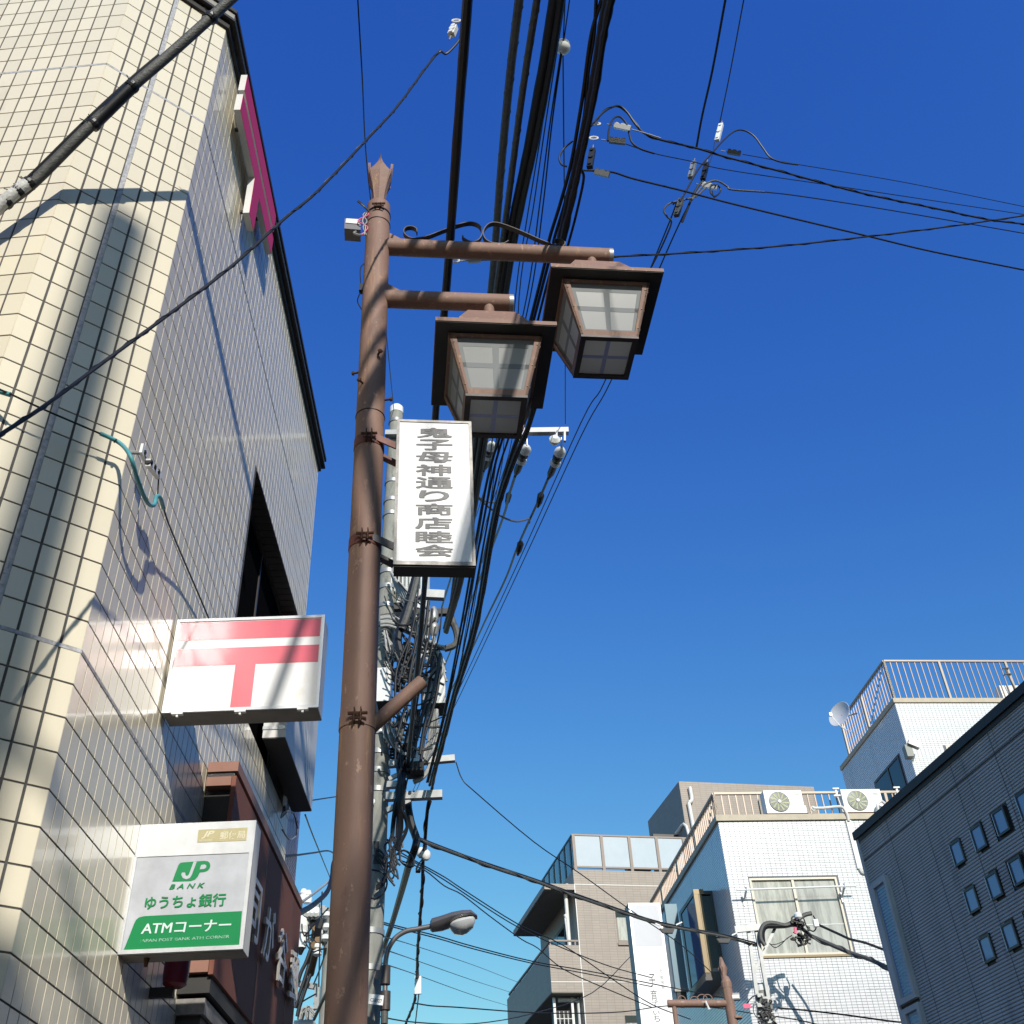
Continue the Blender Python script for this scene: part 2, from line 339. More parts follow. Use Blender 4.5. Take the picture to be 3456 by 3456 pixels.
def tile_mb(wd, hg, th, cf):
    m = MB(); a, h = wd/2, hg/2
    m.add([(-a, 0, -h), (a, 0, -h), (a, 0, h), (-a, 0, h), (-a, th-cf, -h), (a, th-cf, -h), (a, th-cf, h), (-a, th-cf, h),
           (-a+cf, th, -h+cf), (a-cf, th, -h+cf), (a-cf, th, h-cf), (-a+cf, th, h-cf)],
          [(0, 1, 5, 4), (1, 2, 6, 5), (2, 3, 7, 6), (3, 0, 4, 7), (4, 5, 9, 8), (5, 6, 10, 9), (6, 7, 11, 10), (7, 4, 8, 11), (8, 9, 10, 11)])
    return m
def proj(P):
    d = P-CAM; z = d.dot(CF)
    return (1728+F*d.dot(CR)/z, 1728-F*d.dot(CU)/z) if z > .1 else (-9e9, -9e9)
tiles = []
def tile_face(o, u, n, cols, zlo, zhi, skip=None):
    u = V(u).normalized(); n = V(n).normalized()
    k0 = int(math.floor((zlo-ROWZ)/ROWP)); k1 = int(math.ceil((zhi-ROWZ)/ROWP))
    for k in range(k0, k1):
        cz = ROWZ+(k+.5)*ROWP; g = .0060
        lo_ = cz-ROWP/2+(.012 if k % 26 == 0 else g/2); hi_ = cz+ROWP/2-g/2
        if hi_ > ZT: continue
        for (a, b) in cols:
            if skip and skip((a+b)/2, cz): continue
            c = o+u*((a+b)/2)+V((0, 0, (lo_+hi_)/2))
            tiles.append((c, u, n, round(b-a, 4), round(hi_-lo_, 4)))
uB = (BC-AB).normalized(); nB = V((uB.y, -uB.x, 0)); LB = (BC-AB).length
uA = (A9-AB).normalized(); nA = V((-uA.y, uA.x, 0))
if nA.y > 0: nA = -nA
colsA = []; x = 0
while x < 2.3: colsA.append((x+(0 if x == 0 else .004), x+.0675)); x += .0715
wB = (LB-.022)/7; colsB = []; x = 0
for i in range(7):
    a0 = x+(.0 if i == 0 else .0045); b0 = x+wB-(.0 if i == 6 else .0045)
    if i == 3: a0 = x-.0; 
    colsB.append((a0, b0)); x += wB
    if i == 2: x += .022
colsC = []; y = 0; nC = int(3.73/.0715)
for i in range(nC+1):
    a0 = i*.0715+(0 if i == 0 else .003); b0 = min(i*.0715+.0685, 3.733); colsC.append((a0, b0))
tile_face(AB, uA, nA, colsA, 1.4, ZT)
tile_face(AB, uB, nB, colsB, 1.4, ZT)
def skC(a, z):
    yy = BC.y+a
    if WY0-.03 < yy < WY1+.03 and WZ0-.05 < z < WZ1+.05: return True
    return yy > 4.70 and z < 3.60
tile_face(BC, V((0, 1, 0)), V((1, 0, 0)), colsC, 1.6, ZT, skC)
def psize(t):
    c, u, n, wd, hg = t; q = [proj(c+u*(i*wd/2)+V((0, 0, j*hg/2))) for i, j in ((-1, -1), (1, -1), (1, 1), (-1, 1))]
    cx = sum(p[0] for p in q)/4; cy = sum(p[1] for p in q)/4
    if not (0 < cx < 3456 and 0 < cy < 3456): return 0
    return abs(sum(q[i][0]*q[(i+1) % 4][1]-q[(i+1) % 4][0]*q[i][1] for i in range(4)))/2
tiles.sort(key=psize, reverse=True)
LOCP = V(post.location); joined = MB()
for i, (c, u, n, wd, hg) in enumerate(tiles):
    j1, j2 = random.uniform(-.004, .004), random.uniform(-.004, .004)
    n2 = (n+u*j1+V((0, 0, j2))).normalized(); zz = n2.cross(u) if n2.cross(u).z < 0 else u.cross(n2)
    zz = V((0, 0, 1))-n2*n2.z; zz.normalize(); uu = n2.cross(zz)
    if uu.dot(u) < 0: uu = -uu
    Rm = Mx((uu, n2, zz)).transposed()
    if i < 298:
        key = (wd, hg, n.x > .99)
        if key not in TILEMESH: TILEMESH[key] = tile_mb(wd, hg, .0018 if n.x > .99 else .0032, .0004 if n.x > .99 else .0007).mesh('tile', M['tile'])
        o = bpy.data.objects.new('tile', TILEMESH[key]); COL.objects.link(o); o.parent = post
        Q = Rm.to_4x4(); Q.translation = c-LOCP; o.matrix_local = Q
    else:
        t = tile_mb(wd, hg, .0018 if n.x > .99 else .0032, .0004 if n.x > .99 else .0007); joined.add([c+Rm @ p for p in t.v], t.f)
joined.build('tile', M['tilej'], post, kind='stuff')
# sealed joints
ck = MB(); wx = 3*wB
ck.obox(AB+uB*(wx+.001)+nB*.001, uB*.020, nB*.0026, V((0, 0, ZT)))
ck.build('caulk_strip', M['caulk'], post)
for k in (0, 1):
    z = ROWZ+26*k*ROWP; ck = MB()
    for o, u, n, L_ in ((AB, uA, nA, 2.4), (AB, uB, nB, LB), (BC, V((0, 1, 0)), V((1, 0, 0)), 3.7)):
        ck.obox(o+V((0, 0, z-.002))+n*.001, u*L_, n*.0027, V((0, 0, .0135)))
    ck.build('caulk_strip', M['caulk'], post)
# soffit tiles over the window
for i in range(22):
    y0 = WY0+.003+i*.0735
    MB().box(-1.385, XC+.004, y0, y0+.068, WZ1-.008, WZ1+.001).build('soffit_tile', M['browndark'], post)
# roof coping following the outline
def outline(d):
    def off(p, u, n): return p+n*d, u
    def isect(p, u, q, v):
        t = ((q.x-p.x)*v.y-(q.y-p.y)*v.x)/(u.x*v.y-u.y*v.x); return p+u*t
    a, b, c = AB+nA*d, AB+nB*d, BC+V((d, 0, 0))
    return [A9+nA*d, isect(a, uA, b, uB), isect(b, uB, c, V((0, 1, 0))), V((XC+d, 6.72+d, 0)), V((-6, 6.72+d, 0))]
grp_prism(outline(.020), 7.205, 7.255, 'coping', M['coping'], post)
grp_prism(outline(.048), 7.255, 7.275, 'coping', M['coping'], post)
grp_prism(outline(.040), 7.275, 7.335, 'coping', M['copcap'], post, label='grey beige upper roof flashing')
grp_prism(outline(.052), 7.335, 7.365, 'coping', M['coping'], post)
# upper window
win = MB().box(-1.405, -1.375, WY0, WY1, WZ1-.045, WZ1-.012).box(-1.405, -1.375, WY0, WY1, WZ0, WZ0+.04).box(-1.405, -1.375, WY0, WY0+.035, WZ0, WZ1-.01).box(-1.405, -1.375, WY1-.035, WY1, WZ0, WZ1-.01).build('window', M['framedark'], post)
MB().box(-1.398, -1.380, 5.60, 5.622, WZ0+.04, WZ1-.045).build('mullion', M['framedark'], win)
MB().box(-1.395, -1.388, WY0+.03, 5.60, WZ0+.03, WZ1-.04).build('pane', M['glassblack'], win)
MB().box(-1.395, -1.388, 5.622, WY1-.03, WZ0+.03, WZ1-.04).build('pane', M['glassblack'], win)
# brown fascia with lettering
fx = -1.133
fas = MB().box(fx-.02, fx, 4.616, 6.62, 2.725, 3.59).build('fascia', M['fascia'], post)
MB().box(XC+.012, fx+.004, 4.612, 6.624, 3.612, 3.66).build('cap', M['fasciatan'], fas)
MB().box(XC+.012, fx-.010, 4.622, 6.615, 3.590, 3.612).build('groove', M['black'], fas)
MB().box(XC+.012, fx-.022, 4.615, 6.60, 3.545, 3.588).build('beam', M['fasciatan'], fas)
MB().box(XC+.012, fx-.022, 4.615, 6.60, 2.735, 2.79).build('beam', M['fasciatan'], fas)
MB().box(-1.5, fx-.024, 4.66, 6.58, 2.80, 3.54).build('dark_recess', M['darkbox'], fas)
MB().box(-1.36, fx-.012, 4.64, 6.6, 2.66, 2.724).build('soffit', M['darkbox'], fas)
for yy in (5.47, 6.30): MB().box(fx, fx+.0015, yy, yy+.006, 2.73, 3.585).build('panel_joint', M['black'], fas)
MB().box(XC, fx-.03, 4.66, 6.6, 2.585, 2.645).build('shutter_box', M['aludirty'], post)
MB().box(XC, fx-.045, 4.68, 6.6, 2.53, 2.585).build('shutter_box', M['darkbox'], post)
# ---- text and flat print helpers
def textmesh(body, shear=0., offset=0., extr=0.):
    c = bpy.data.curves.new('t', 'FONT'); c.body = body; c.size = 1; c.shear = shear; c.offset = offset; c.extrude = extr; c.resolution_u = 3
    o = bpy.data.objects.new('t', c); COL.objects.link(o); bpy.context.view_layer.update()
    me = bpy.data.meshes.new_from_object(o); bpy.data.objects.remove(o); bpy.data.curves.remove(c)
    vs = [v.co.copy() for v in me.vertices]; fs = [list(p.vertices) for p in me.polygons]; bpy.data.meshes.remove(me)
    x0 = min(v.x for v in vs); x1 = max(v.x for v in vs); y0 = min(v.y for v in vs); y1 = max(v.y for v in vs)
    return [V(((v.x-x0)/(x1-x0), (v.y-y0)/(y1-y0), v.z)) for v in vs], fs
def fit_text(body, bl, br, tl, n, name, m, par, shear=0., offset=0., extr=0., depth=0., label=None, bold=None):
    vs, fs = textmesh(body, shear, offset, extr); bl, br, tl, n = V(bl), V(br), V(tl), V(n)
    mb = MB(); ez = depth/(2*extr) if extr else 0
    for i_, (sx_, sy_) in enumerate([(0, 0)]+([] if not bold else [(-bold[0], -bold[1]), (bold[0], -bold[1]), (-bold[0], bold[1]), (bold[0], bold[1]), (0, -bold[1]), (0, bold[1])])):
        mb.add([bl+(br-bl)*(v.x+sx_)+(tl-bl)*(v.y+sy_)+n*((v.z+extr)*ez+i_*.00022) for v in vs], fs)
    return mb.build(name, m, par, label=label)
def flat(polys, m, name, par, n, th=.0008, label=None):
    mb = MB()
    for p in polys: mb.prism([V(q) for q in p], V(n)*th)
    return mb.build(name, m, par, label=label)
for ch, yy, wd in (('司', 5.16, .27), ('が', 5.568, .25), ('谷', 5.98, .28), ('郵', 6.40, .27)):
    P = V((fx+.018, yy-wd/2, 3.02))
    fit_text(ch, P, P+V((0, wd, 0)), P+V((0, 0, .275)), (1, 0, 0), 'letter', M['letterside'], fas, extr=.02, offset=.008, depth=.011)
    P = V((fx+.0300, yy-wd/2, 3.02))
    fit_text(ch, P, P+V((0, wd, 0)), P+V((0, 0, .275)), (1, 0, 0), 'letter_face', M['letter'], fas, offset=.008)
# red round lamp under the sign
P = atX(598, 3262, -1.19)
rl = MB().lathe(P-V((0, 0, .075)), [(.03, 0), (.045, .01), (.048, .05), (.048, .10), (.04, .14), (.015, .15)], 14).sm().build('red_lamp', M['redlamp'])
setp(rl, 'dark red round lamp on the tiled wall under the green bank sign', 'lamp')
MB().box(XC, P.x, P.y-.012, P.y+.012, P.z-.11, P.z-.075).build('bracket', M['darkbox'], rl)
# ---------------------------------------------------------------- red postal mark on the upper wall
em = thing('postal_mark_sign', 'red three-dimensional postal mark standing off the upper tiled wall', 'sign', (-1.22, 3.7, 6.8))
def stroke_sign(polyYZ):
    c = MB().prism([V((-1.243, a, b)) for a, b in polyYZ], (.035, 0, 0)).build('casing', M['alupaint'], em)
    ins = polyYZ; MB().prism([V((-1.208, a, b)) for a, b in ins], (.0015, 0, 0)).build('face', M['magenta'], c)
stroke_sign([(3.24, 7.035), (4.20, 7.035), (4.20, 7.192), (3.24, 7.192)])
stroke_sign([(3.235, 6.832), (3.665, 6.832), (3.672, 6.515), (3.80, 6.515), (3.80, 6.832), (4.215, 6.832), (4.215, 6.985), (3.235, 6.985)])
for yy, zz in ((3.4, 6.9), (4.0, 6.9), (3.73, 6.6), (3.35, 7.1), (4.1, 7.1)): MB().tube([(-1.275, yy, zz), (-1.243, yy, zz)], .012).build('standoff', M['browndark'], em)
# ---------------------------------------------------------------- red and white postal mark sign
YJ = 3.835; nn = V((0, -1, 0))
js = thing('postal_mark_sign', 'white box sign with faded red postal mark standing out from the tiled wall', 'sign', (-.96, YJ, 3.5))
x0, x1, z0, z1, th = -1.268, -.648, 3.513, 3.948, .115
MB().box(x0+.002, x1-.002, YJ+.006, YJ+th, z0+.001, z1-.002).build('casing', M['alupaint'], js)
fb_ = MB(); fw = .013
fb_.box(x0, x1, YJ-.004, YJ+.006, z0, z0+fw); fb_.box(x0, x1, YJ-.004, YJ+.006, z1-fw, z1)
fb_.box(x0, x0+fw, YJ-.004, YJ+.006, z0+fw, z1-fw); fb_.box(x1-fw, x1, YJ-.004, YJ+.006, z0+fw, z1-fw); fb_.build('frame', M['alu'], js)
MB().box(x0+fw, x1-fw, YJ, YJ+.005, z0+fw, z1-fw).build('face', M['white'], js)
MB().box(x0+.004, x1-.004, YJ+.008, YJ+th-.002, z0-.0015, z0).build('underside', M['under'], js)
J = lambda a, b: atY(a*.7534, 2000+b*.7534, YJ-.0005)
zt, zb = J(1115, 128).z, J(1115, 206).z
xa, xb = x0+fw+.003, x1-fw-.003
R4 = lambda a, b, c, d, y: [V((a, y, c)), V((b, y, c)), V((b, y, d)), V((a, y, d))]
ys = YJ-.0003
zs = [z1-fw-.004, J(1115, 206).z, J(1110, 244).z, J(1105, 321).z, z0+fw+.002]
sl, sr = J(1055, 322).x, J(1145, 322).x
flat([R4(xa, xb, zs[0], zs[1], ys), R4(xa, xb, zs[2], zs[3], ys)], M['pinkfade'], 'red_stripe', js, nn)
flat([R4(sl, sr, zs[3]+.0, zs[4], ys)], M['pinkfade'], 'red_stem', js, nn)
for t in (.1, .5, .9):
    xx = x0+(x1-x0)*t; MB().box(xx-.022, xx+.022, YJ-.006, YJ+.012, z0-.008, z0-.001).box(xx-.004, xx+.004, YJ-.002, YJ+.008, z0-.018, z0-.007).build('latch', M['porcelain'], js)
MB().box(XC+.005, x0+.01, YJ+.02, YJ+th-.02, z0+.05, z0+.09).box(XC+.005, x0+.01, YJ+.02, YJ+th-.02, z1-.09, z1-.05).build('wall_bracket', M['browndark'], js)
# ---------------------------------------------------------------- green bank sign
YK = 3.847; e = .0004
ks = thing('bank_sign', 'silver box sign with green bank emblem and ATM lettering on the tiled wall', 'sign', (-1.07, YK, 2.6))
K = lambda a, b, d=0.: atY(350+a*.3106, 2700+b*.3106, YK-d)
x0, x1, z0, z1, th = -1.283, -.85, 2.598, 3.060, .105
zh = K(950, 600).z
MB().box(x0+.002, x1-.002, YK+.012, YK+th, z0+.001, z1-.001).build('casing', M['alupaint'], ks)
MB().box(x0, x1, YK-.003, YK+.012, zh, z1).build('header', M['alu'], ks)
fw = .014; f2 = MB(); f2.box(x0, x1, YK-.006, YK+.012, z0, z0+fw); f2.box(x0, x0+fw, YK-.006, YK+.012, z0+fw, zh); f2.box(x1-fw, x1, YK-.006, YK+.012, z0+fw, zh); f2.build('frame', M['alu'], ks)
MB().box(x0+fw, x1-fw, YK, YK+.010, z0+fw, zh).build('face', M['facegrey'], ks)
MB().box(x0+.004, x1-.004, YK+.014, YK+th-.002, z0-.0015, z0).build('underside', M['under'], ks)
MB().tube([(x0+.09, YK+.05, z0+.003), (x0+.09, YK+.05, z0-.03)], [.012, .006]).build('cable_gland', M['rust'], ks)
clampx = lambda P: V((min(max(P.x, x0+fw+.001), x1-fw-.001), P.y, max(P.z, z0+fw+.001)))
pk = lambda L_, d=e: [clampx(K(a, b, d)) for a, b in L_]
flat([pk([(215, 1640), (290, 1450), (330, 1345), (352, 1302), (385, 1276), (440, 1262), (1503, 1207), (1470, 1592)])], M['green'], 'green_panel', ks, nn)
flat([[K(a, b, .0034) for a, b in [(1030, 325), (1565, 300), (1550, 440), (1015, 462)]]], M['gold'], 'sticker', ks, nn)
def ktext(body, bl, br, tl, m, name='lettering', d=.0016, **kw): return fit_text(body, K(*bl, d), K(*br, d), K(*tl, d), nn, name, m, ks, **kw)
ktext('B A N K', (712, 970), (1090, 952), (722, 919), M['green'], shear=.25, bold=(.004, .04))
ktext('ゆうちょ銀行', (440, 1190), (1318, 1150), (462, 1052), M['green'], bold=(.004, .018))
ktext('ATMコーナー', (405, 1460), (1372, 1418), (432, 1335), M['wtext'], bold=(.003, .015), d=.002)
ktext('JAPAN POST BANK ATM CORNER', (385, 1557), (1362, 1508), (393, 1515), M['gtext'], d=.002)
ktext('郵便局', (1258, 428), (1532, 416), (1270, 342), M['goldl'], d=.0046, offset=.01)
ktext('JP', (1060, 420), (1195, 412), (1072, 340), M['goldl'], d=.0046, shear=.3, offset=.03)
ktext('NETWORK', (1038, 448), (1180, 442), (1041, 430), M['goldl'], d=.0046)
lg = [(745, 885), (790, 765), (812, 708), (828, 688), (852, 679), (1090, 661), (1130, 666), (1152, 684), (1160, 712), (1152, 742), (1128, 768), (1090, 781), (1045, 785), (1022, 832), (992, 864), (945, 880)]
flat([pk(lg, .0009)], M['green'], 'emblem', ks, nn)
jg = [(978, 671), (1012, 669), (958, 812), (936, 848), (898, 862), (860, 848), (843, 812), (852, 789), (885, 789), (888, 816), (905, 828), (925, 812)]
flat([pk(jg, .0020)], M['facegrey'], 'emblem', ks, nn)
flat([pk([(1060, 706), (1098, 701), (1115, 712), (1112, 736), (1092, 750), (1043, 754)], .0020)], M['facegrey'], 'emblem', ks, nn)
# ---------------------------------------------------------------- cable anchor with teal cover on the corner
an = thing('cable_anchor', 'small wall anchor with white plate and dark clamp near the tiled corner', 'cable anchor', tuple(atX(484, 1525, -1.25)))
P = atX(484, 1528, -1.235)
MB().box(P.x-.005, P.x+.005, P.y-.028, P.y+.024, P.z-.022, P.z+.022).build('plate', M['porcelain'], an)
MB().lathe(P+V((.004, -.002, 0)), [(.009, 0), (.009, .006)], 10, (1, 0, 0)).build('bolt', M['black'], an)
MB().tube([(XC, P.y-.01, P.z-.005), (P.x, P.y-.005, P.z-.005)], .008).build('stud', M['galv'], an)
Q0, Q1 = atX(500, 1560, -1.20), atX(536, 1606, -1.20)
MB().bar(Q0, Q1, .018, .03).build('clamp', M['porcelain'], an)
for t in (.12, .45, .8):
    c_ = Q0.lerp(Q1, t); MB().lathe(c_+V((0, -.018, 0)), [(.013, 0), (.016, .01), (.013, .02)], 10, (0, 1, 0)).build('clamp_bolt', M['black'], an)
MB().tube([P+V((0, .01, 0)), Q0], .003).tube([Q1, atX(532, 1668, -1.2)], .003).build('wire', M['black'], an)
def single(name, mb, m, label, cat, group=None, kind=None):
    o = mb.build(name, m); setp(o, label, cat, group, kind); return o
nBv = nB
def onB(px, py, d=.09): return hit(px, py, AB+nBv*d, nBv)
pts = [onB(-60, 1290), onB(24, 1325), onB(150, 1383), onB(330, 1460, .08)]
single('service_wire', MB().tube(crom(pts, 4)+[onB(345, 1466, .08)], .0035, 6), M['blackc'], 'thin black wire crossing the cream corner tiles towards the teal covered cable', 'cable')
tp = [onB(338, 1463, .08), onB(372, 1478, .08), onB(410, 1500, .085), atX(440, 1540, -1.20), atX(462, 1610, -1.19), atX(485, 1672, -1.19), atX(503, 1702, -1.19), atX(520, 1704, -1.19), atX(528, 1676, -1.20), atX(541, 1680, -1.20), atX(552, 1715, -1.21)]
cb_ = single('covered_cable', MB().tube(crom(tp, 6), .0078, 10).sm(), M['teal'], 'teal covered cable looping beside the wall anchor', 'cable')
for k_ in (1, 3, 4, 5):
    MB().lathe(tp[k_].lerp(tp[k_+1], .4), [(.0088, 0), (.0088, .004)], 10, tp[k_+1]-tp[k_]).build('tie', M['black'], cb_)
single('service_wire', MB().tube(crom([atX(552, 1715, -1.21), atX(570, 1770, -1.22), atX(620, 1890, -1.24), atX(672, 2010, -1.25), atX(712, 2105, -1.25)], 4), .004, 6), M['blackc'], 'thin black wire running down the side wall from the teal cable', 'cable')
tp = [onB(-60, 1318, .07), onB(0, 1322, .07)]
single('covered_cable', MB().tube(tp+[onB(34, 1332, .09)], .009, 10), M['teal'], 'short teal cable end at the far left of the corner tiles', 'cable')
# ---------------------------------------------------------------- white box sign and blue-shaded neighbour beyond
bx = thing('white_box_sign', 'long white box sign with dark underside beyond the postal mark sign', 'sign', (-1.2, 6.2, 4.3))
MB().box(XC+.012, -1.135, 5.66, 6.75, 4.29, 5.05).build('casing', M['alupaint'], bx)
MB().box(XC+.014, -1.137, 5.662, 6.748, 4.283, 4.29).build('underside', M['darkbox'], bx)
MB().box(-1.27, -1.14, 5.655, 5.66, 4.34, 4.36).box(-1.27, -1.14, 5.655, 5.66, 4.44, 4.445).build('thin_strip', M['alu'], bx)
for i in range(3): MB().bar((-1.134, 6.15+i*.08, 5.0), (-1.134, 6.45+i*.08, 4.33), .012, .003, (1, 0, 0)).build('thin_strip', M['alu'], bx)  # slanted strips stand in for sky streaks reflected on the side
nb = thing('neighbour_building', 'narrow building with fine tiles coloured blue for shade just beyond the post office', 'building', (-2, 7.1, 0))
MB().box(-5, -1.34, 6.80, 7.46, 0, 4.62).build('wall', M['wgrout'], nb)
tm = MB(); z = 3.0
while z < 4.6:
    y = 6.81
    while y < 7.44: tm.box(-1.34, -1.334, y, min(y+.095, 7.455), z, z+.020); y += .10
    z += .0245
tm.build('tile', M['shadetile'], nb, kind='stuff')
# ---------------------------------------------------------------- brown lamp post with two lanterns
lf = Frame((-.47, 3.6), 5); L3 = lf.w
def rib(mb, pts, wv, th):                       # flat iron strip along pts, wide along wv
    pts = [V(p) for p in pts]; wv = V(wv); secs = []
    for i, p in enumerate(pts):
        t = (pts[min(i+1, len(pts)-1)]-pts[max(i-1, 0)]).normalized(); n = t.cross(wv).normalized()*th/2
        secs.append([p-wv-n, p+wv-n, p+wv+n, p-wv+n])
    return mb.loft(secs)
def polx(z): return -.4385-.0060*z
def pole_pt(z, y=3.6): return V((polx(z), y, z))
lp = thing('lamp_post', 'tall brown street lamp post with spiked top and two square lanterns on arms', 'lamp post', (polx(0), 3.6, 0))
def prad(z): return .0695-.0009*z
MB().tube([pole_pt(z) for z in (0, 1, 2, 3, 4, 5, 6, 6.44)], [prad(z) for z in (0, 1, 2, 3, 4, 5, 6, 6.44)], 32).sm().build('pole', M['brown'], lp)
MB().lathe(pole_pt(6.43), [(.063, 0), (.056, .014), (.03, .024)], 24).sm().build('pole_cap', M['brown'], lp)
# finial: four creased petals
fin = MB(); z0, zc, zt = 6.45, 6.705, 6.85; PX = polx(6.6)
for s in range(4):
    Rz = Mx.Rotation(math.radians(5+90*s), 3, 'Z'); rows = []
    for t in [0, .2, .4, .6, .8, 1]:
        z = z0+(zc-z0)*t; d = .026+.030*t**2; hw = .026+.036*t**1.9; rows.append((z, d, hw))
    for t in [.25, .5, .75, 1]:
        z = zc+(zt-zc)*t; d = .058+.004*t; hw = .062*(1-t)**2.1+.0015; rows.append((z, d, hw))
    for th in (0, .004):
        pass
    secs = []
    for z, d, hw in rows:
        P = [(-hw, -d), (0, -d-.010), (hw, -d), (hw, -d+.004), (0, -d-.006), (-hw, -d+.004)]
        secs.append([V((PX, 3.6, z))+Rz @ V((a, b, 0)) for a, b in P])
    fin.loft(secs)
fin.build('finial', M['brown'], lp)
# arms
def arm(zc_, xe, gz, name='arm'):
    p0, p1 = L3(.0, 0, zc_), L3(xe, 0, zc_+.006)
    a = MB().tube([p0, p1], .047, 24).sm().build(name, M['brown'], lp)
    MB().tube([p1-lf.ex*.02, p1+lf.ex*.002], .0478, 24).sm().build('end_cap', M['galv'], a)
    MB().prism([L3(.03, -.004, zc_+.03), L3(.17, -.004, zc_+.035), L3(.03, -.004, zc_+.135)], lf.ey*.008).build('gusset', M['brown'], a)
    return a
a1 = arm(5.685, .70, 0); a2 = arm(6.10, 1.262, 0)
sc = MB()
q = lambda x, z: L3(x, 0, z)
sp1 = [q(.205, 6.225), q(.2, 6.255), q(.175, 6.272), q(.145, 6.262), q(.133, 6.23), (q(.145, 6.195)), q(.18, 6.172), q(.25, 6.19), q(.34, 6.25), q(.43, 6.31), q(.50, 6.335), (q(.545, 6.31)), q(.558, 6.25), q(.54, 6.19), q(.50, 6.165), q(.46, 6.19), q(.45, 6.215)]
sp2 = [q(.70, 6.19), q(.67, 6.165), (q(.61, 6.165)), q(.572, 6.20), q(.565, 6.26), q(.59, 6.32), q(.63, 6.343), q(.69, 6.325), q(.78, 6.275), q(.88, 6.21), q(.97, 6.165), (q(1.0, 6.17)), q(1.01, 6.20), q(.985, 6.225), q(.955, 6.22)]
rib(sc, crom(sp1, 5), lf.ey*.014, .005); rib(sc, crom(sp2, 5), lf.ey*.014, .005)
sc.build('scrollwork', M['browndark'], lp)
def lantern(cx, zp, armz):
    ln = MB().tube([L3(cx, 0, zp+.24), L3(cx, 0, armz)], .028, 16).sm().build('lantern', M['brown'], lp)
    MB().box(0, 0, 0, 0, 0, 0)
    h = .2845
    def sq(hh, z): return [L3(cx-hh, -hh, z), L3(cx+hh, -hh, z), L3(cx+hh, hh, z), L3(cx-hh, hh, z)]
    MB().loft([sq(h, zp), sq(h, zp+.024)]).build('top_plate', M['brown'], ln)
    MB().loft([sq(h-.004, zp-.004), sq(h-.004, zp)]).build('plate_shade', M['darkbox'], ln)  # dark sheet stands in for the shade under the plate
    MB().loft([sq(.20, zp-.0125), sq(.20, zp-.0045)]).build('added_reflector', M['porcelain'], ln)  # white plate added inside to brighten the panes
    MB().loft([sq(.178, zp+.024), sq(.165, zp+.165), sq(.118, zp+.27)]).build('roof_cap', M['brown'], ln)
    zb = zp-.325; zt_ = zp-.012; hb, ht = .1425, .222
    for s in range(4):                         # four sloping sides: ring frame, pane, cross bars
        R = Mx.Rotation(math.radians(90*s), 3, 'Z')
        def PT(u, t, o=0.):                    # u -1..1, t 0 bottom..1 top, o outward
            hh = hb+(ht-hb)*t; p = R @ V((u*hh, -hh-o, 0)); return L3(cx+p.x, p.y, zb+(zt_-zb)*t)
        fr = MB(); iu0, it0, it1 = .85, .085, .95
        def slab(mb, A, B, C, D, o0, o1):
            lo = [PT(*x, o0) for x in (A, B, C, D)]; hi = [PT(*x, o1) for x in (A, B, C, D)]; mb.loft([lo, hi])
        slab(fr, (-1, 0), (1, 0), (iu0, it0), (-iu0, it0), -.012, 0); slab(fr, (-iu0, it1), (iu0, it1), (1, 1), (-1, 1), -.012, 0)
        slab(fr, (-1, 0), (-iu0, it0), (-iu0, it1), (-1, 1), -.012, 0); slab(fr, (iu0, it0), (1, 0), (1, 1), (iu0, it1), -.012, 0)
        side = fr.build('side_frame', M['brown'], ln)
        pm = MB().quad(PT(-iu0, it0, -.0127), PT(iu0, it0, -.0127), PT(iu0, it1, -.0127), PT(-iu0, it1, -.0127)); pm.build('pane', M['whitepl'], side)
        cbm = MB(); slab(cbm, (-.075, it0), (.075, it0), (.075, it1), (-.075, it1), -.0125, -.0118); slab(cbm, (-iu0, .46), (-.075, .46), (-.075, .54), (-iu0, .54), -.0125, -.0118); slab(cbm, (.075, .46), (iu0, .46), (iu0, .54), (.075, .54), -.0125, -.0118)
        for u0, u1 in ((-iu0, -iu0+.10), (iu0-.10, iu0)): slab(cbm, (u0, it0), (u1, it0), (u1, it1), (u0, it1), -.0125, -.0118)
        slab(cbm, (-iu0+.1, it0), (iu0-.1, it0), (iu0-.1, it0+.05), (-iu0+.1, it0+.05), -.0125, -.0119)
        slab(cbm, (-iu0+.1, it1-.14), (iu0-.1, it1-.14), (iu0-.1, it1), (-iu0+.1, it1), -.0125, -.0119)
        cbm.build('cross_bar', M['greypl'], side)
        tr = MB()
        for t in (.15, .5, .85):
            for u in (-.93, .93): tr.lathe(PT(u, t, 0), [(.004, 0), (.003, .003)], 6, R @ V((0, -1, 0)))
        tr.build('screw', M['brownrust'], side, kind='stuff')
    bf = MB(); b2 = hb-.026
    for A in (((-hb, -hb), (hb, -hb), (b2, -b2), (-b2, -b2)), ((hb, -hb), (hb, hb), (b2, b2), (b2, -b2)), ((hb, hb), (-hb, hb), (-b2, b2), (b2, b2)), ((-hb, hb), (-hb, -hb), (-b2, -b2), (-b2, b2))):
        bf.loft([[L3(cx+x, y, zb-.014) for x, y in A], [L3(cx+x, y, zb+.004) for x, y in A]])
    bo = bf.build('bottom_frame', M['browndark'], ln)
    MB().quad(*[L3(cx+x, y, zb-.002) for x, y in ((-b2, b2), (b2, b2), (b2, -b2), (-b2, -b2))]).build('pane', M['lowpane'], bo)
    c2 = MB(); c2.loft([[L3(cx+x, y, z) for x, y in ((-.010, -b2), (.010, -b2), (.010, b2), (-.010, b2))] for z in (zb-.003, zb-.0022)])
    c2.loft([[L3(cx+x, y, z) for x, y in ((-b2, -.010), (-.011, -.010), (-.011, .010), (-b2, .010))] for z in (zb-.003, zb-.0022)])
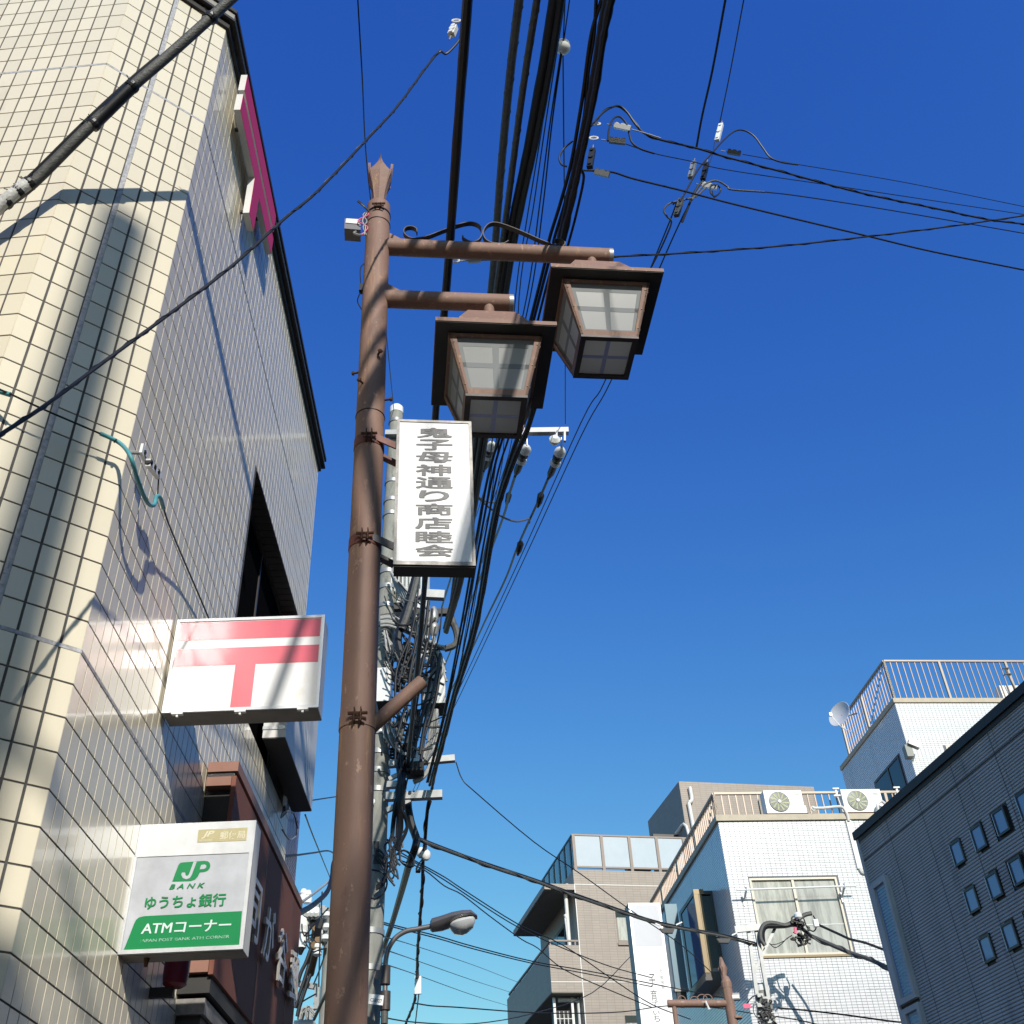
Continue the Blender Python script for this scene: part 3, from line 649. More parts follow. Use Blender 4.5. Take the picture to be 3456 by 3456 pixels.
    c2.loft([[L3(cx+x, y, z) for x, y in ((.011, -.010), (b2, -.010), (b2, .010), (.011, .010))] for z in (zb-.003, zb-.0022)])
    c2.build('cross_bar', M['crossblue'], bo)
lantern(.576, 5.225, 5.66); lantern(1.146, 5.650, 6.08)
def band(z, hgt, m, bolt=True, n='band'):
    r = prad(z)+.003
    b_ = MB().lathe(pole_pt(z-hgt/2), [(r, 0), (r, hgt)], 32).sm().build(n, m, lp)
    if bolt:
        c = pole_pt(z)+V((.012, -r-.012, 0))
        cb_ = MB(); cb_.cbox(c+V((-.016, 0, .0)), .004, .03, hgt*1.1).cbox(c+V((.008, 0, 0)), .004, .03, hgt*1.1)
        cb_.tube([c+V((-.04, -.002, .008)), c+V((.032, -.002, .008))], .0065, 6).tube([c+V((-.03, -.002, -.012)), c+V((.025, -.002, -.012))], .005, 6)
        cb_.build('clamp', M['rust'], b_)
    return b_
band(4.684, .052, M['redrust']); band(4.13, .05, M['redrust']); band(3.31, .05, M['brown']); band(6.355, .010, M['blackc']); band(6.27, .004, M['blackc'], False); band(4.86, .003, M['black'], False)
for px_, py_, s in ((1216, 1208, 1), (1226, 1326, -1), (1305, 1378, 1)):
    pass
for z, a in ((5.215, .5), (5.03, -.55), (4.965, 1.45), (5.17, -1.75)):
    d = V((math.sin(a), -math.cos(a), 0)); p = pole_pt(z)+d*prad(z)
    MB().tube([p, p+d*.03], .0055, 8).lathe(p+d*.026, [(.012, 0), (.012, .007), (.006, .010)], 6, d).build('step_bolt', M['rust'], lp)
br = MB().tube([L3(.02, 0, 3.262), L3(.249, 0, 3.496)], .0272, 20).sm().build('short_arm', M['brown'], lp)
# floodlight box with its loose wires
fl = thing('floodlight', 'small grey box floodlight strapped beside the top of the brown post', 'light', tuple(L3(-.14, 0, 6.25)))
bx_ = MB().loft([[L3(-.182, -.03, 6.20), L3(-.096, -.03, 6.195), L3(-.096, .05, 6.195), L3(-.182, .05, 6.20)], [L3(-.184, -.03, 6.285), L3(-.1, -.03, 6.285), L3(-.1, .05, 6.285), L3(-.184, .05, 6.285)], [L3(-.178, -.02, 6.30), L3(-.106, -.02, 6.30), L3(-.106, .04, 6.30), L3(-.178, .04, 6.30)]])
bx_.build('housing', M['lampgrey'], fl); MB().loft([[L3(-.178, -.034, 6.245), L3(-.104, -.034, 6.24), L3(-.112, -.034, 6.28), L3(-.175, -.034, 6.282)], [L3(-.178, -.0305, 6.245), L3(-.104, -.0305, 6.24), L3(-.112, -.0305, 6.28), L3(-.175, -.0305, 6.282)]]).build('lens', M['porcelain'], fl)
MB().tube(crom([L3(-.12, -.02, 6.19), L3(-.13, -.03, 6.165), L3(-.10, -.03, 6.15), L3(-.07, -.03, 6.17), L3(-.08, -.02, 6.195)], 4), .006, 6).build('hook', M['galv'], fl)
for k, (m_, o_) in enumerate(((M['lightc'], 0), (M['lightc'], .012), (M['pinkflag'], -.012), (M['black'], .006))):
    MB().tube(crom([L3(-.06, -.03, 6.36), L3(-.075-o_, -.04, 6.31), L3(-.088+o_*2, -.045, 6.25), L3(-.07-o_, -.045, 6.2), L3(-.075+o_, -.04, 6.14)], 5), .0035, 6).build('wire', m_, fl)
MB().tube(crom([L3(-.055, -.04, 6.35), L3(-.085, -.05, 6.38), L3(-.115, -.05, 6.42)], 4), .004, 6).tube(crom([L3(-.055, -.04, 6.34), L3(-.09, -.06, 6.365), L3(-.12, -.06, 6.40)], 4), .005, 6).build('wire', M['black'], fl)
# ---------------------------------------------------------------- shopping street name sign on the post
ps = thing('street_name_sign', 'tall narrow white box sign with grey vertical lettering fixed to the brown post', 'sign', tuple(L3(.29, 0, 3.96)))
sx0, sx1, sz0, sz1, sy = .126, .463, 3.998, 4.80, -.06
def lbox(mb, x0, x1, y0, y1, z0, z1): return mb.obox(L3(x0, y0, z0), lf.ex*(x1-x0), lf.ey*(y1-y0), V((0, 0, z1-z0)))
lbox(MB(), sx0+.002, sx1-.002, sy+.006, sy+.075, sz0+.002, sz1-.001).build('casing', M['aludirty'], ps)
f3 = MB(); fw = .013
lbox(f3, sx0, sx1, sy-.004, sy+.006, sz0, sz0+fw*1.4); lbox(f3, sx0, sx1, sy-.004, sy+.006, sz1-fw, sz1); lbox(f3, sx0, sx0+fw, sy-.004, sy+.006, sz0+fw*1.4, sz1-fw); lbox(f3, sx1-fw, sx1, sy-.004, sy+.006, sz0+fw*1.4, sz1-fw); f3.build('frame', M['aludirty'], ps)
lbox(MB(), sx0+fw, sx1-fw, sy, sy+.005, sz0+fw*1.4, sz1-fw).build('face', M['white'], ps)
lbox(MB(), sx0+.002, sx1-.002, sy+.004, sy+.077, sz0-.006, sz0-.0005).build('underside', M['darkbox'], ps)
nS = -lf.ey; o_ = L3(0, sy-.0006, 0)
def SP(a, b): return hit(1300+a*.3262, 1350+b*.3262, o_, nS)
chars = '鬼子母神通り商店睦会'; rows = [(292, 390, 333, 685), (412, 518, 328, 690), (542, 648, 326, 692), (672, 782, 323, 678), (802, 914, 322, 695), (940, 1050, 355, 660), (1075, 1190, 322, 693), (1218, 1332, 316, 690), (1360, 1476, 320, 692), (1500, 1618, 316, 697)]
for ch, (t_, b_, l_, r_) in zip(chars, rows):
    fit_text(ch, SP(l_, b_-2), SP(r_, b_+2), SP(l_+1, t_-2), nS, 'character', M['greytext'], ps, bold=(.022, .034))
for z in (4.684, 4.13):
    for dy, dz in ((-.045, .012), (.035, -.022)):
        MB().bar(pole_pt(z+dz)+V((.03, dy-.01, 0)), L3(sx0+.004, max(dy, -.05), z-.045+dz), .008, .034, (0, 0, 1)).build('bracket', M['redrust'] if z > 4.5 else M['browndark'], ps)
# small black box and wire on the shaded side of the post
sb = thing('junction_box', 'small black box with a looped wire on the left side of the brown post', 'junction box', tuple(L3(-.07, 0, 5.75)))
MB().cbox(L3(-.075, 0, 5.755), .02, .03, .05).build('box', M['black'], sb)
MB().tube(crom([L3(-.062, -.01, 5.95), L3(-.085, -.01, 5.9), L3(-.078, 0, 5.78)], 5)+crom([L3(-.078, 0, 5.73), L3(-.09, 0, 5.66), L3(-.068, 0, 5.6)], 5), .003, 6).build('wire', M['black'], sb)

# ---------------------------------------------------------------- concrete utility pole
UY = 12.0
up = thing('utility_pole', 'concrete utility pole crowded with cables and boxes behind the brown post', 'utility pole', (-1.31, UY, 0))
def ux(z): return -1.37+.0165*z
def ur(z): return .178-.0062*z
zs_ = [0, 2, 4, 6, 8, 10, 12, 12.78]
MB().tube([V((ux(z), UY, z)) for z in zs_], [ur(z) for z in zs_], 28).sm().build('pole', M['concrete'], up)
MB().lathe((ux(12.8), UY, 12.77), [(.104, 0), (.104, .12), (.08, .15)], 24).sm().build('cap', M['porcelain'], up)
for z in (12.55, 11.35, 11.0, 10.75, 9.9, 9.75, 9.5, 9.2, 8.9, 7.35, 7.1, 6.86, 6.62, 5.85, 5.0, 4.62):
    MB().lathe((ux(z), UY, z), [(ur(z)+.012, 0), (ur(z)+.012, .06)], 24).sm().build('steel_band', M['galv'], up)
U = lambda px, py, d=0.: atY(px, py, UY+d)
def ubar(a, b, w_, h_, m, name, d=-.2, par=None, label=None):
    return MB().bar(U(*a, d), U(*b, d), w_, h_).build(name, m, par or up, label=label)
# top cross arm with six insulators
P0, P1 = V((-1.3, UY-.16, 12.22)), U(1921, 1480, -.16)
P1.z = 12.17
ca = MB().bar(P0, P1, .09, .09).build('cross_arm', M['galv'], up)
def insul(px, py, qx, qy, d=-.1):
    a, b = U(px, py, d), U(qx, qy, d+.9); D = (b-a)
    L_ = D.length; D.normalize(); Ls = []
    i = MB().lathe(a, [(.02, 0), (.05, .03*L_), (.085, .10*L_), (.09, .16*L_), (.05, .18*L_)], 14, D).sm().build('insulator', M['porcelain'], up)
    MB().lathe(a+D*.18*L_, [(.05, 0), (.075, .08*L_), (.075, .13*L_), (.06, .22*L_)], 12, D).sm().build('sleeve', M['black'], i)
    MB().lathe(a+D*.40*L_, [(.07, 0), (.085, .04*L_), (.085, .08*L_), (.06, .1*L_)], 12, D).sm().build('skirt', M['porcelain'], i)
    MB().lathe(a+D*.50*L_, [(.055, 0), (.055, .30*L_), (.015, .5*L_)], 12, D).sm().build('sleeve', M['blackc'], i)
    MB().tube([a, a-D*.02+V((0, 0, .22))], .015, 6).build('shackle', M['galv'], i)
for q_ in ((1661, 1493, 1632, 1590), (1779, 1505, 1738, 1608), (1896, 1512, 1850, 1618)): insul(*q_)
for px_, py_ in ((1638, 1481), (1757, 1489), (1870, 1497)):
    c = U(px_, py_, -.22); MB().lathe(c, [(.05, 0), (.085, .05), (.085, .09), (.04, .14)], 12, (.1, -1, .1)).sm().build('pin_insulator', M['porcelain'], up)
for px_ in (1766, 1878, 1906): MB().bar(U(px_, 1455, -.24), U(px_, 1490, -.24), .05, .03).build('clamp', M['galv'], up)
# transformer-like white parts and lower gear
tank = U(1375, 1965, .1); tk = MB()
tk.lathe(tank+V((0, .2, -.45)), [(.30, 0), (.30, .9), (.2, .96)], 20); tkr = tk.sm().build('transformer', M['boxwhite'], up)
for i in range(9):
    c = tank+V((-.20+i*.05, -.16+.002*i, -.0)); MB().cbox(c, .012, .10, .55).build('cooling_fin', M['boxwhite'], tkr)
MB().tube([U(1611, 1500, .1), U(1606, 1606, .1)], [.05, .07], 12).sm().build('bushing', M['boxwhite'], up)
def ubox(x0, y0, x1, y1, dep, d, m, name, und=True):
    a = U(x0, y1, d); b = U(x1, y0, d)
    o = MB().box(a.x, b.x, UY+d, UY+d+dep, a.z, b.z).build(name, m, up)
    if und: MB().box(a.x+.004, b.x-.004, UY+d+.004, UY+d+dep-.004, a.z-.004, a.z-.0005).build('underside', M['darkbox'], o)
    return o
c1_ = ubox(1270, 2252, 1319, 2366, .28, -.42, M['boxwhite'], 'cabinet'); c2_ = ubox(1421, 2274, 1502, 2374, .35, -.35, M['boxwhite'], 'cabinet')
MB().box(U(1303, 2300, -.42).x, U(1309, 2300, -.42).x, UY-.44, UY-.42, U(0, 2345, -.42).z, U(0, 2290, -.42).z).build('latch', M['galv'], c1_)
c3_ = ubox(1371, 2570, 1429, 2600, .25, -.40, M['darkbox'], 'terminal_box')
MB().loft([[U(1371, 2570, -.38), U(1429, 2568, -.38), U(1429, 2568, -.15), U(1371, 2570, -.15)], [U(1380, 2535, -.33), U(1420, 2520, -.33), U(1420, 2520, -.2), U(1380, 2535, -.2)]]).build('hood', M['porcelain'], c3_)
ubar((1313, 2580), (1535, 2560), .075, .075, M['galv'], 'cross_arm'); ubar((1305, 2650), (1372, 2647), .075, .075, M['galv'], 'cross_arm'); ubar((1300, 2690), (1493, 2682), .09, .09, M['galv'], 'cross_arm')
ubar((1305, 2735), (1385, 2700), .05, .06, M['galv'], 'brace'); ubar((1312, 2630), (1370, 2602), .04, .05, M['galv'], 'brace'); ubar((1305, 2290), (1400, 2215), .05, .06, M['galv'], 'brace')
ubar((1330, 2050), (1405, 2045), .08, .10, M['darkbox'], 'cross_arm'); ubar((1400, 2005), (1500, 2010), .09, .12, M['galv'], 'cross_arm'); ubar((1395, 2070), (1530, 2066), .08, .08, M['darkbox'], 'cross_arm')
ubar((1320, 2205), (1390, 2200), .10, .20, M['galv'], 'cross_arm'); ubar((1375, 2175), (1375, 2290), .14, .10, M['darkbox'], 'bracket'); ubar((1310, 2275), (1420, 2280), .1, .12, M['darkbox'], 'cross_arm')
ubar((1380, 2330), (1430, 2290), .1, .12, M['darkbox'], 'bracket')
for px_ in (1416, 1440, 1464):
    a = U(px_, 2050 if px_ > 1420 else 2080, -.3); ci = MB().lathe(a, [(.03, 0), (.06, .08), (.065, .2), (.045, .24), (.07, .28), (.07, .34), (.03, .44)], 12, (0, 0, -1)).sm().build('cable_terminal', M['galv'], up)
    MB().tube(crom([a+V((0, 0, -.42)), a+V((.02, 0, -.8)), U(px_+(12 if px_ < 1450 else -2), 2165, -.3)], 5), .028, 8).sm().build('sleeve', M['boxwhite'], ci)
rc = random.Random(3)
def conduit(pts, r, m, d=-.25, n='conduit', lab=None):
    return MB().tube(crom([U(p[0], p[1], d+(p[2] if len(p) > 2 else 0)) for p in pts], 5), r, 8).sm().build(n, m, up, label=lab)
for k in range(5):
    o = k*7; conduit([(1320+o*.5, 1930+o), (1340+o, 1990), (1372+o, 2060+o*.4), (1410+o*.8, 2130+o*.6), (1452+o*.5, 2180-o*.2), (1500, 2192-o*.3)], .020, M['lightc'] if k % 2 == 0 else M['galv'], -.28-.03*k)
for k in range(8):
    o = k*5; conduit([(1284, 2078+o), (1315, 2074+o*1.1), (1352+o*.3, 2088+o*1.2), (1390+o*.5, 2120+o), (1425+o*.6, 2160+o*.8), (1470, 2180+o*.4), (1490+rc.random()*20, 2230+o*2)], .018, M['lightc'] if k % 3 else M['greyc'], -.20-.02*k)
conduit([(1500, 2190), (1530, 2180), (1544, 2160), (1540, 2130), (1528, 2100), (1520, 2074)], .045, M['greyc'])
conduit([(1405, 1934), (1387, 2003), (1366, 2076), (1350, 2122), (1343, 2165), (1352, 2215), (1350, 2280), (1338, 2330)], .05, M['blackc'], -.5)
conduit([(1412, 1934), (1395, 2003), (1374, 2078), (1356, 2124)], .045, M['greyc'], -.55)
for k in range(6):
    o = k*6; conduit([(1440+o, 2190), (1452+o*1.1, 2220), (1462+o, 2262+rc.random()*10), (1478-o*.6, 2300)], .022, M['lightc'] if k % 2 else M['blackc'], -.3-.02*k)
for k in range(9):
    conduit([(1288+rc.random()*22, 2110+rc.random()*120), (1300+rc.random()*30, 2150+rc.random()*80), (1290+rc.random()*40, 2190+rc.random()*60), (1285+rc.random()*30, 2240+rc.random()*20)], .014, M['lightc'] if k % 2 else M['blackc'], -.3)
for k in range(4):
    o = k*7; conduit([(1452+o, 2395), (1454+o, 2440), (1450+o*1.2, 2490), (1438+o*1.1, 2525), (1420+o*.8, 2545+o)], .026, M['lightc'], -.22-.02*k)
conduit([(1472, 2390), (1472, 2470), (1468, 2530), (1450, 2590), (1424, 2625), (1395, 2640)], .032, M['lightc'], -.2)
conduit([(1470, 2510), (1470, 2530)], .035, M['green'], -.22, 'tape')
for k in range(7):
    o = k*5; conduit([(1290+o, 2440), (1300+o*1.3, 2480+o), (1330+o, 2520+o*.8), (1372, 2532+o*.4)], .022, [M['lightc'], M['greyc'], M['blackc']][k % 3], -.25-.02*k)
for k in range(4): conduit([(1316, 2530+k*9), (1334-k, 2520+k*12), (1336+k*2, 2490+k*8), (1345, 2460+k*10)], .018, M['blackc'], -.2)
for k in range(5): conduit([(1358+k*5, 2395+rc.random()*20), (1352+k*4, 2440), (1340+k*3, 2480+k*5), (1352+k*3, 2530)], .014, [M['lightc'], M['blackc']][k % 2], -.3)
conduit([(1336, 2540), (1345, 2480), (1352, 2420)], .05, M['blackc'], -.1); conduit([(1345, 2530), (1352, 2580), (1356, 2610)], .06, M['blackc'], -.1)
for k in range(44):
    x0_, y0_ = 1295+rc.random()*60, 1960+rc.random()*560; x1_, y1_ = x0_+rc.uniform(30, 150), y0_+rc.uniform(-40, 120); sg = rc.uniform(5, 40)
    conduit([(x0_, y0_), (x0_*.7+x1_*.3, y0_*.7+y1_*.3+sg), (x0_*.35+x1_*.65, y0_*.35+y1_*.65+sg), (x1_, y1_)], rc.choice([.008, .011, .016]), M['blackc'] if k % 4 else M['greyc'], -.30-.01*k, 'wire')
for k in range(16):
    x0_ = 1395+rc.random()*110; y0_ = 1960+rc.random()*300; conduit([(x0_, y0_), (x0_-10-rc.random()*20, y0_+110), (x0_-40-rc.random()*25, y0_+230), (x0_-70, y0_+340)], rc.choice([.010, .014, .02]), M['blackc'], -.5-.02*k, 'wire')
# wires looped down the pole
for k in range(7):
    conduit([(1262+rc.random()*10, 2860+k*6), (1285+rc.random()*12, 2875+k*8), (1300+rc.random()*8, 2920+k*5), (1296, 2960+k*4), (1270, 2990+rc.random()*20)], .010, M['black'], -.25)
conduit([(1254, 2935), (1290, 2945), (1306, 2975), (1297, 3010), (1270, 3032), (1246, 3030)], .010, M['black'], -.25)
for k in range(6):
    conduit([(1263+k*3, 2840), (1266+k*2, 2880), (1262+k*4, 2915)], .010, M['black'], -.24)
for k in range(20):
    a = (1306+rc.random()*30, 2810+rc.random()*120); conduit([a, (a[0]+rc.uniform(-14, 18), a[1]+rc.uniform(10, 40)), (a[0]+rc.uniform(-20, 20), a[1]+rc.uniform(30, 70))], .011, M['black'], -.4)
conduit([(1330, 2890), (1362, 2870), (1390, 2890), (1396, 2920), (1378, 2925), (1352, 2905), (1350, 2870)], .012, M['black'], -.4)
conduit([(1316, 2915), (1330, 2935), (1328, 2960), (1318, 2967)], .010, M['black'], -.4)
MB().lathe(U(1256, 2705, -.19), [(.035, 0), (.035, .01)], 12, (0, -1, 0)).build('washer', M['porcelain'], up)
# number plate
npl = thing('number_plate', 'small white metal plate with a black number on the concrete pole', 'plate', tuple(U(1270, 3390, -.2)))
c = U(1271, 3377, -.21); w2, h2 = .082*1.0, .052
UC = lambda a, b: U(900+a*.31056, 2900+b*.31056, -.40)
bl, br_, tl = UC(1105, 1570), UC(1262, 1588), UC(1118, 1462)
MB().prism([bl, br_, br_+tl-bl, tl], (0, .006, 0)).build('plate', M['porcelain'], npl)
fit_text('C08927', UC(1127, 1545)+V((0, -.001, 0)), UC(1250, 1562)+V((0, -.001, 0)), UC(1130, 1506)+V((0, -.001, 0)), (0, -1, 0), 'lettering', M['black'], npl, offset=.01)
# ---------------------------------------------------------------- street light on the concrete pole
sl_ = thing('street_light', 'dark grey cobra-head street light on a curved arm beside the concrete pole', 'street light', tuple(U(1297, 3420, -.3)))
cp = [(1298, 3420), (1300, 3300), (1302, 3240), (1312, 3200), (1335, 3165), (1370, 3143), (1410, 3135), (1455, 3126)]
MB().tube(crom([U(*p, -.3) for p in cp], 7), .027, 12).sm().build('arm', M['lampgrey'], sl_)
for py_ in (3292, 3378): MB().lathe(U(1300, py_, -.3)-V((0, 0, .09)), [(.055, 0), (.055, .18)], 12).sm().build('collar', M['browndark'], sl_); MB().bar(U(1300, py_, -.3), U(1275, py_-3, -.18), .06, .09).build('clamp', M['browndark'], sl_)
MB().lathe(U(1298, 3412, -.3)-V((0, 0, .12)), [(.038, 0), (.038, .16)], 12).build('collar', M['greyc'], sl_)
hd = []
def sec(px_, py_, ht_, wd_, dn): 
    c = U(px_, py_, -.3); return [c+V((0, wd_*math.cos(a), (ht_ if math.sin(a) > 0 else dn)*math.sin(a))) for a in [2*math.pi*k/12 for k in range(12)]]
MB().loft([sec(1452, 3126, .05, .05, .045), sec(1458, 3123, .07, .09, .07), sec(1490, 3116, .07, .13, .075), sec(1525, 3107, .075, .16, .06), sec(1560, 3098, .068, .16, .03), sec(1590, 3092, .055, .13, .015), sec(1611, 3096, .02, .05, .012)]).sm().build('head', M['lampgrey'], sl_)
MB().loft([sec(1515, 3128, .02, .04, .01), sec(1522, 3128, .04, .10, .035), sec(1533, 3127, .05, .14, .075), sec(1546, 3124, .06, .155, .09), sec(1560, 3121, .06, .16, .105), sec(1574, 3116, .05, .15, .10), sec(1586, 3111, .05, .12, .085), sec(1596, 3107, .04, .09, .075), sec(1603, 3103, .03, .04, .02)]).sm().build('lens', M['lampglass'], sl_)

# ---------------------------------------------------------------- overhead cables
def over(name, label, pts, r, z0, m, cc=.25, back=True, group=None, wrap=None, ystart=12., n=8, bumps=0., start3d=None):
    P12 = atY(pts[0][0], pts[0][1], ystart); z12 = P12.z; out = []
    f = lambda y: z0+(z12-z0)*(y/ystart)-cc*y*(ystart-y)/36
    for i, (px_, py_) in enumerate(pts):
        d = ray(px_, py_); lo_, hi_ = .3, ystart*1.3/max(d.y, .05)
        g = lambda t: CAM.z+t*d.z-f(t*d.y)
        if i == 0: out.append(P12); continue
        for _ in range(50):
            mid = (lo_+hi_)/2
            if g(mid) > 0: hi_ = mid
            else: lo_ = mid
        out.append(CAM+d*hi_)
    pr = out
    out = crom(out, 6)
    if start3d is not None: out = [V(p) for p in start3d]+out
    if back:
        a, b = pr[-2], pr[-1]; dx = (b.x-a.x)/(b.y-a.y)
        sx_ = .18 if z0 < 7 else .085
        for y_, dx_, dz_ in ((.5, 0, 0), (-.9, 0, .05), (-2.4, .60, .2), (-5.2, 1.5, .5), (-9, 2.3, 1.)): out.append(V((b.x+sx_*(b.y-max(y_, -1))+dx_, y_, b.z+dz_)))
    if bumps:
        rb = random.Random(len(out)); res = []
        for i in range(len(out)-1):
            k = max(1, int((out[i+1]-out[i]).length/.12))
            for j in range(k): res.append(out[i].lerp(out[i+1], j/k))
        out = res; rr = [r*(1+rb.uniform(-bumps, bumps)) for _ in out]
    else: rr = r
    mb = MB().tube(out, rr, n).sm()
    if wrap:
        hp = []; s_ = 0
        for i in range(len(out)-1):
            L_ = (out[i+1]-out[i]).length; k = max(1, int(L_/.03)); t = (out[i+1]-out[i]).normalized(); u = t.cross(V((0, 0, 1))).normalized(); wv = t.cross(u)
            for j in range(k):
                a = s_*wrap; hp.append(out[i].lerp(out[i+1], j/k)+(u*math.cos(a)+wv*math.sin(a))*(r*1.02)); s_ += L_/k
        mb.tube(hp, .0035, 5)
    return single(name, mb, m, label, 'cable', group)
over('thick_cable', 'thick black cable passing straight down behind the left ends of both lamp arms', [(1372, 2620), (1405, 2290), (1436, 1932), (1470, 1400), (1500, 1050), (1520, 800), (1548, 400), (1578, 0)], .0235, 6.25, M['blackc'], bumps=.06)
over('wrapped_cable', 'spirally wrapped grey cable just right of the straight black one', [(1519, 2075), (1537, 1934), (1592, 1480), (1655, 1000), (1692, 560), (1722, 250), (1752, 0)], .027, 7.4, M['greyc'], wrap=26)
over('wrapped_cable', 'spirally wrapped dark cable tucked against the left of the thickest cable', [(1500, 2120), (1545, 1934), (1606, 1480), (1672, 1000), (1720, 640), (1765, 300), (1812, 0)], .022, 7.3, M['greyc'], wrap=30)
over('thick_cable', 'thickest black cable of the bundle running up past the scrollwork', [(1505, 2130), (1558, 1934), (1625, 1480), (1690, 1000), (1735, 740), (1785, 500), (1840, 200), (1872, 0)], .036, 7.35, M['blackc'], bumps=.05, n=12)
over('thick_cable', 'thick black cable hugging the right of the thickest cable of the bundle', [(1508, 2135), (1565, 1934), (1640, 1480), (1712, 960), (1760, 700), (1808, 480), (1862, 200), (1893, 0)], .022, 7.3, M['blackc'], bumps=.08)
over('lashed_cable', 'bumpy lashed black cable passing left of the square lantern farther right', [(1456, 2672), (1468, 2609), (1489, 2536), (1508, 2464), (1537, 2350), (1563, 2270), (1612, 2097), (1669, 1772), (1700, 1650), (1740, 1540), (1800, 1380), (1882, 900), (1934, 662), (1966, 517), (2010, 300), (2038, 120), (2062, 0)], .019, 6.5, M['blackc'], bumps=.22)
over('thick_cable', 'heavy black cable alongside the bumpy lashed cable at the top', [(1450, 2650), (1480, 2540), (1530, 2345), (1604, 2090), (1660, 1772), (1725, 1540), (1790, 1350), (1870, 900), (1925, 640), (1955, 500), (1995, 300), (2025, 110), (2045, 0)], .017, 6.55, M['blackc'], bumps=.1)
GB = 'slack black wires beside the lashed cable'
over('slack_wire', 'slack black wire leaving the cable bundle left of the far lantern', [(1440, 2640), (1500, 2400), (1560, 2090), (1640, 1640), (1700, 1430), (1836, 900), (1854, 807), (1890, 690), (1927, 553), (1956, 390), (1970, 300), (1995, 120), (2030, 0)], .010, 6.6, M['blackc'], group=GB)
over('slack_wire', 'slack black wire between the bundle and the far lantern, crossing the upper arm', [(1445, 2640), (1505, 2400), (1570, 2090), (1655, 1640), (1710, 1430), (1848, 900), (1872, 800), (1905, 690), (1940, 553), (1972, 390), (1985, 250), (2005, 120), (2012, 0)], .009, 6.6, M['blackc'], group=GB)
over('slack_wire', 'slack black wire right of the bundle, forking off under the node of clamps', [(1462, 2640), (1520, 2400), (1585, 2090), (1670, 1640), (1730, 1430), (1862, 900), (1898, 880), (1930, 780), (1957, 670), (1970, 600), (1962, 572)], .008, 6.62, M['blackc'], back=False, group=GB)
GT = 'thin parallel wires fanning up beside the cable bundle'
thin = [[(1627, 1900), (1689, 1595), (1702, 1474), (1740, 1000), (1775, 760), (1830, 425), (1885, 60), (1892, 0)],
        [(1613, 1864), (1654, 1716), (1729, 1477), (1752, 1000), (1800, 700), (1840, 425), (1897, 60), (1904, 0)],
        [(1607, 1743), (1638, 1640), (1681, 1474), (1712, 1000), (1760, 700), (1812, 400), (1870, 170)],
        [(1560, 2200), (1625, 1800), (1690, 1400), (1778, 1000), (1820, 700), (1855, 425), (1893, 175)],
        [(1575, 2200), (1640, 1800), (1700, 1400), (1790, 1000), (1832, 700), (1862, 425), (1896, 180)],
        [(1530, 2300), (1600, 1900), (1660, 1500), (1700, 1000), (1740, 700), (1790, 420), (1850, 100), (1862, 0)]]
for t_, w_ in zip(thin, ('second thin wire right of the thick bundle, reaching the top edge', 'thin wire reaching the top edge right beside the white ball insulator', 'thin wire ending left of the white ball insulator', 'thin wire ending just below the white ball insulator, the left of a close pair', 'thin wire ending just below the white ball insulator, the right of a close pair', 'thin wire closest to the thick cable bundle')):
    over('thin_wire', w_, t_, .0055, 8.3, M['black'], back=(t_[-1][1] < 20), group=GT, n=6)
bp = [(1908, 1430), (1907, 1000), (1905, 700), (1902, 400), (1900, 172)]
over('thin_wire', 'straight thin wire hanging from the white ball insulator to the cross arm tip', bp, .007, 10.6, M['black'], back=False, n=6)
bt = None
def overpt(px_, py_, z): return atZ(px_, py_, z)
pb = overpt(1900, 158, 11.0)
bi = single('ball_insulator', MB().lathe(pb-V((0, 0, .075)), [(.02, 0), (.055, .02), (.07, .05), (.035, .07), (.035, .08), (.07, .10), (.055, .13), (.02, .15)], 16).sm(), M['porcelain'], 'white ball shaped insulator hanging on thin wires near the top', 'insulator')
for a_, l_ in (((1925, -20), 'thin wire rising right from the white ball insulator'), ((1908, -20), 'thin wire rising left from the white ball insulator')):
    p2 = overpt(a_[0], a_[1], 11.1); single('thin_wire', MB().tube([pb, p2, p2+(p2-pb)*3], .006, 6), M['black'], l_, 'cable')
# long lines to the right of the lanterns
def pcable(name, label, pts, r, m, group=None, k=6, n=8, wrap=None, cat='cable'):
    P = [atY(p[0], p[1], p[2]) for p in pts]; out = crom(P, k) if len(P) > 2 else P
    mb = MB().tube(out, r, n).sm()
    if wrap:
        hp = []; s_ = 0
        for i in range(len(out)-1):
            L_ = (out[i+1]-out[i]).length; kk = max(1, int(L_/.03)); t = (out[i+1]-out[i]).normalized(); u = t.cross(V((0, .3, 1))).normalized(); wv = t.cross(u)
            for j in range(kk):
                a = s_*wrap; hp.append(out[i].lerp(out[i+1], j/kk)+(u*math.cos(a)+wv*math.sin(a))*(r*1.15)); s_ += L_/kk
        mb.tube(hp, r*.4, 5)
    return single(name, mb, m, label, cat, group)
Yd = 3.9
over('thick_wire', 'black line entering at the top right, ending where it meets the crossing cable', [(2350, 500), (2370, 390), (2405, 234), (2448, 0)], .0085, 7.6, M['blackc'], ystart=4.6, cc=0, back=True)
over('thin_wire', 'thin line at the top right, just right of the thicker black one', [(2428, 420), (2465, 240), (2510, 0)], .005, 7.6, M['black'], ystart=5.0, cc=0, back=True)
GH = 'three parallel lines running diagonally away to the right of the name sign'
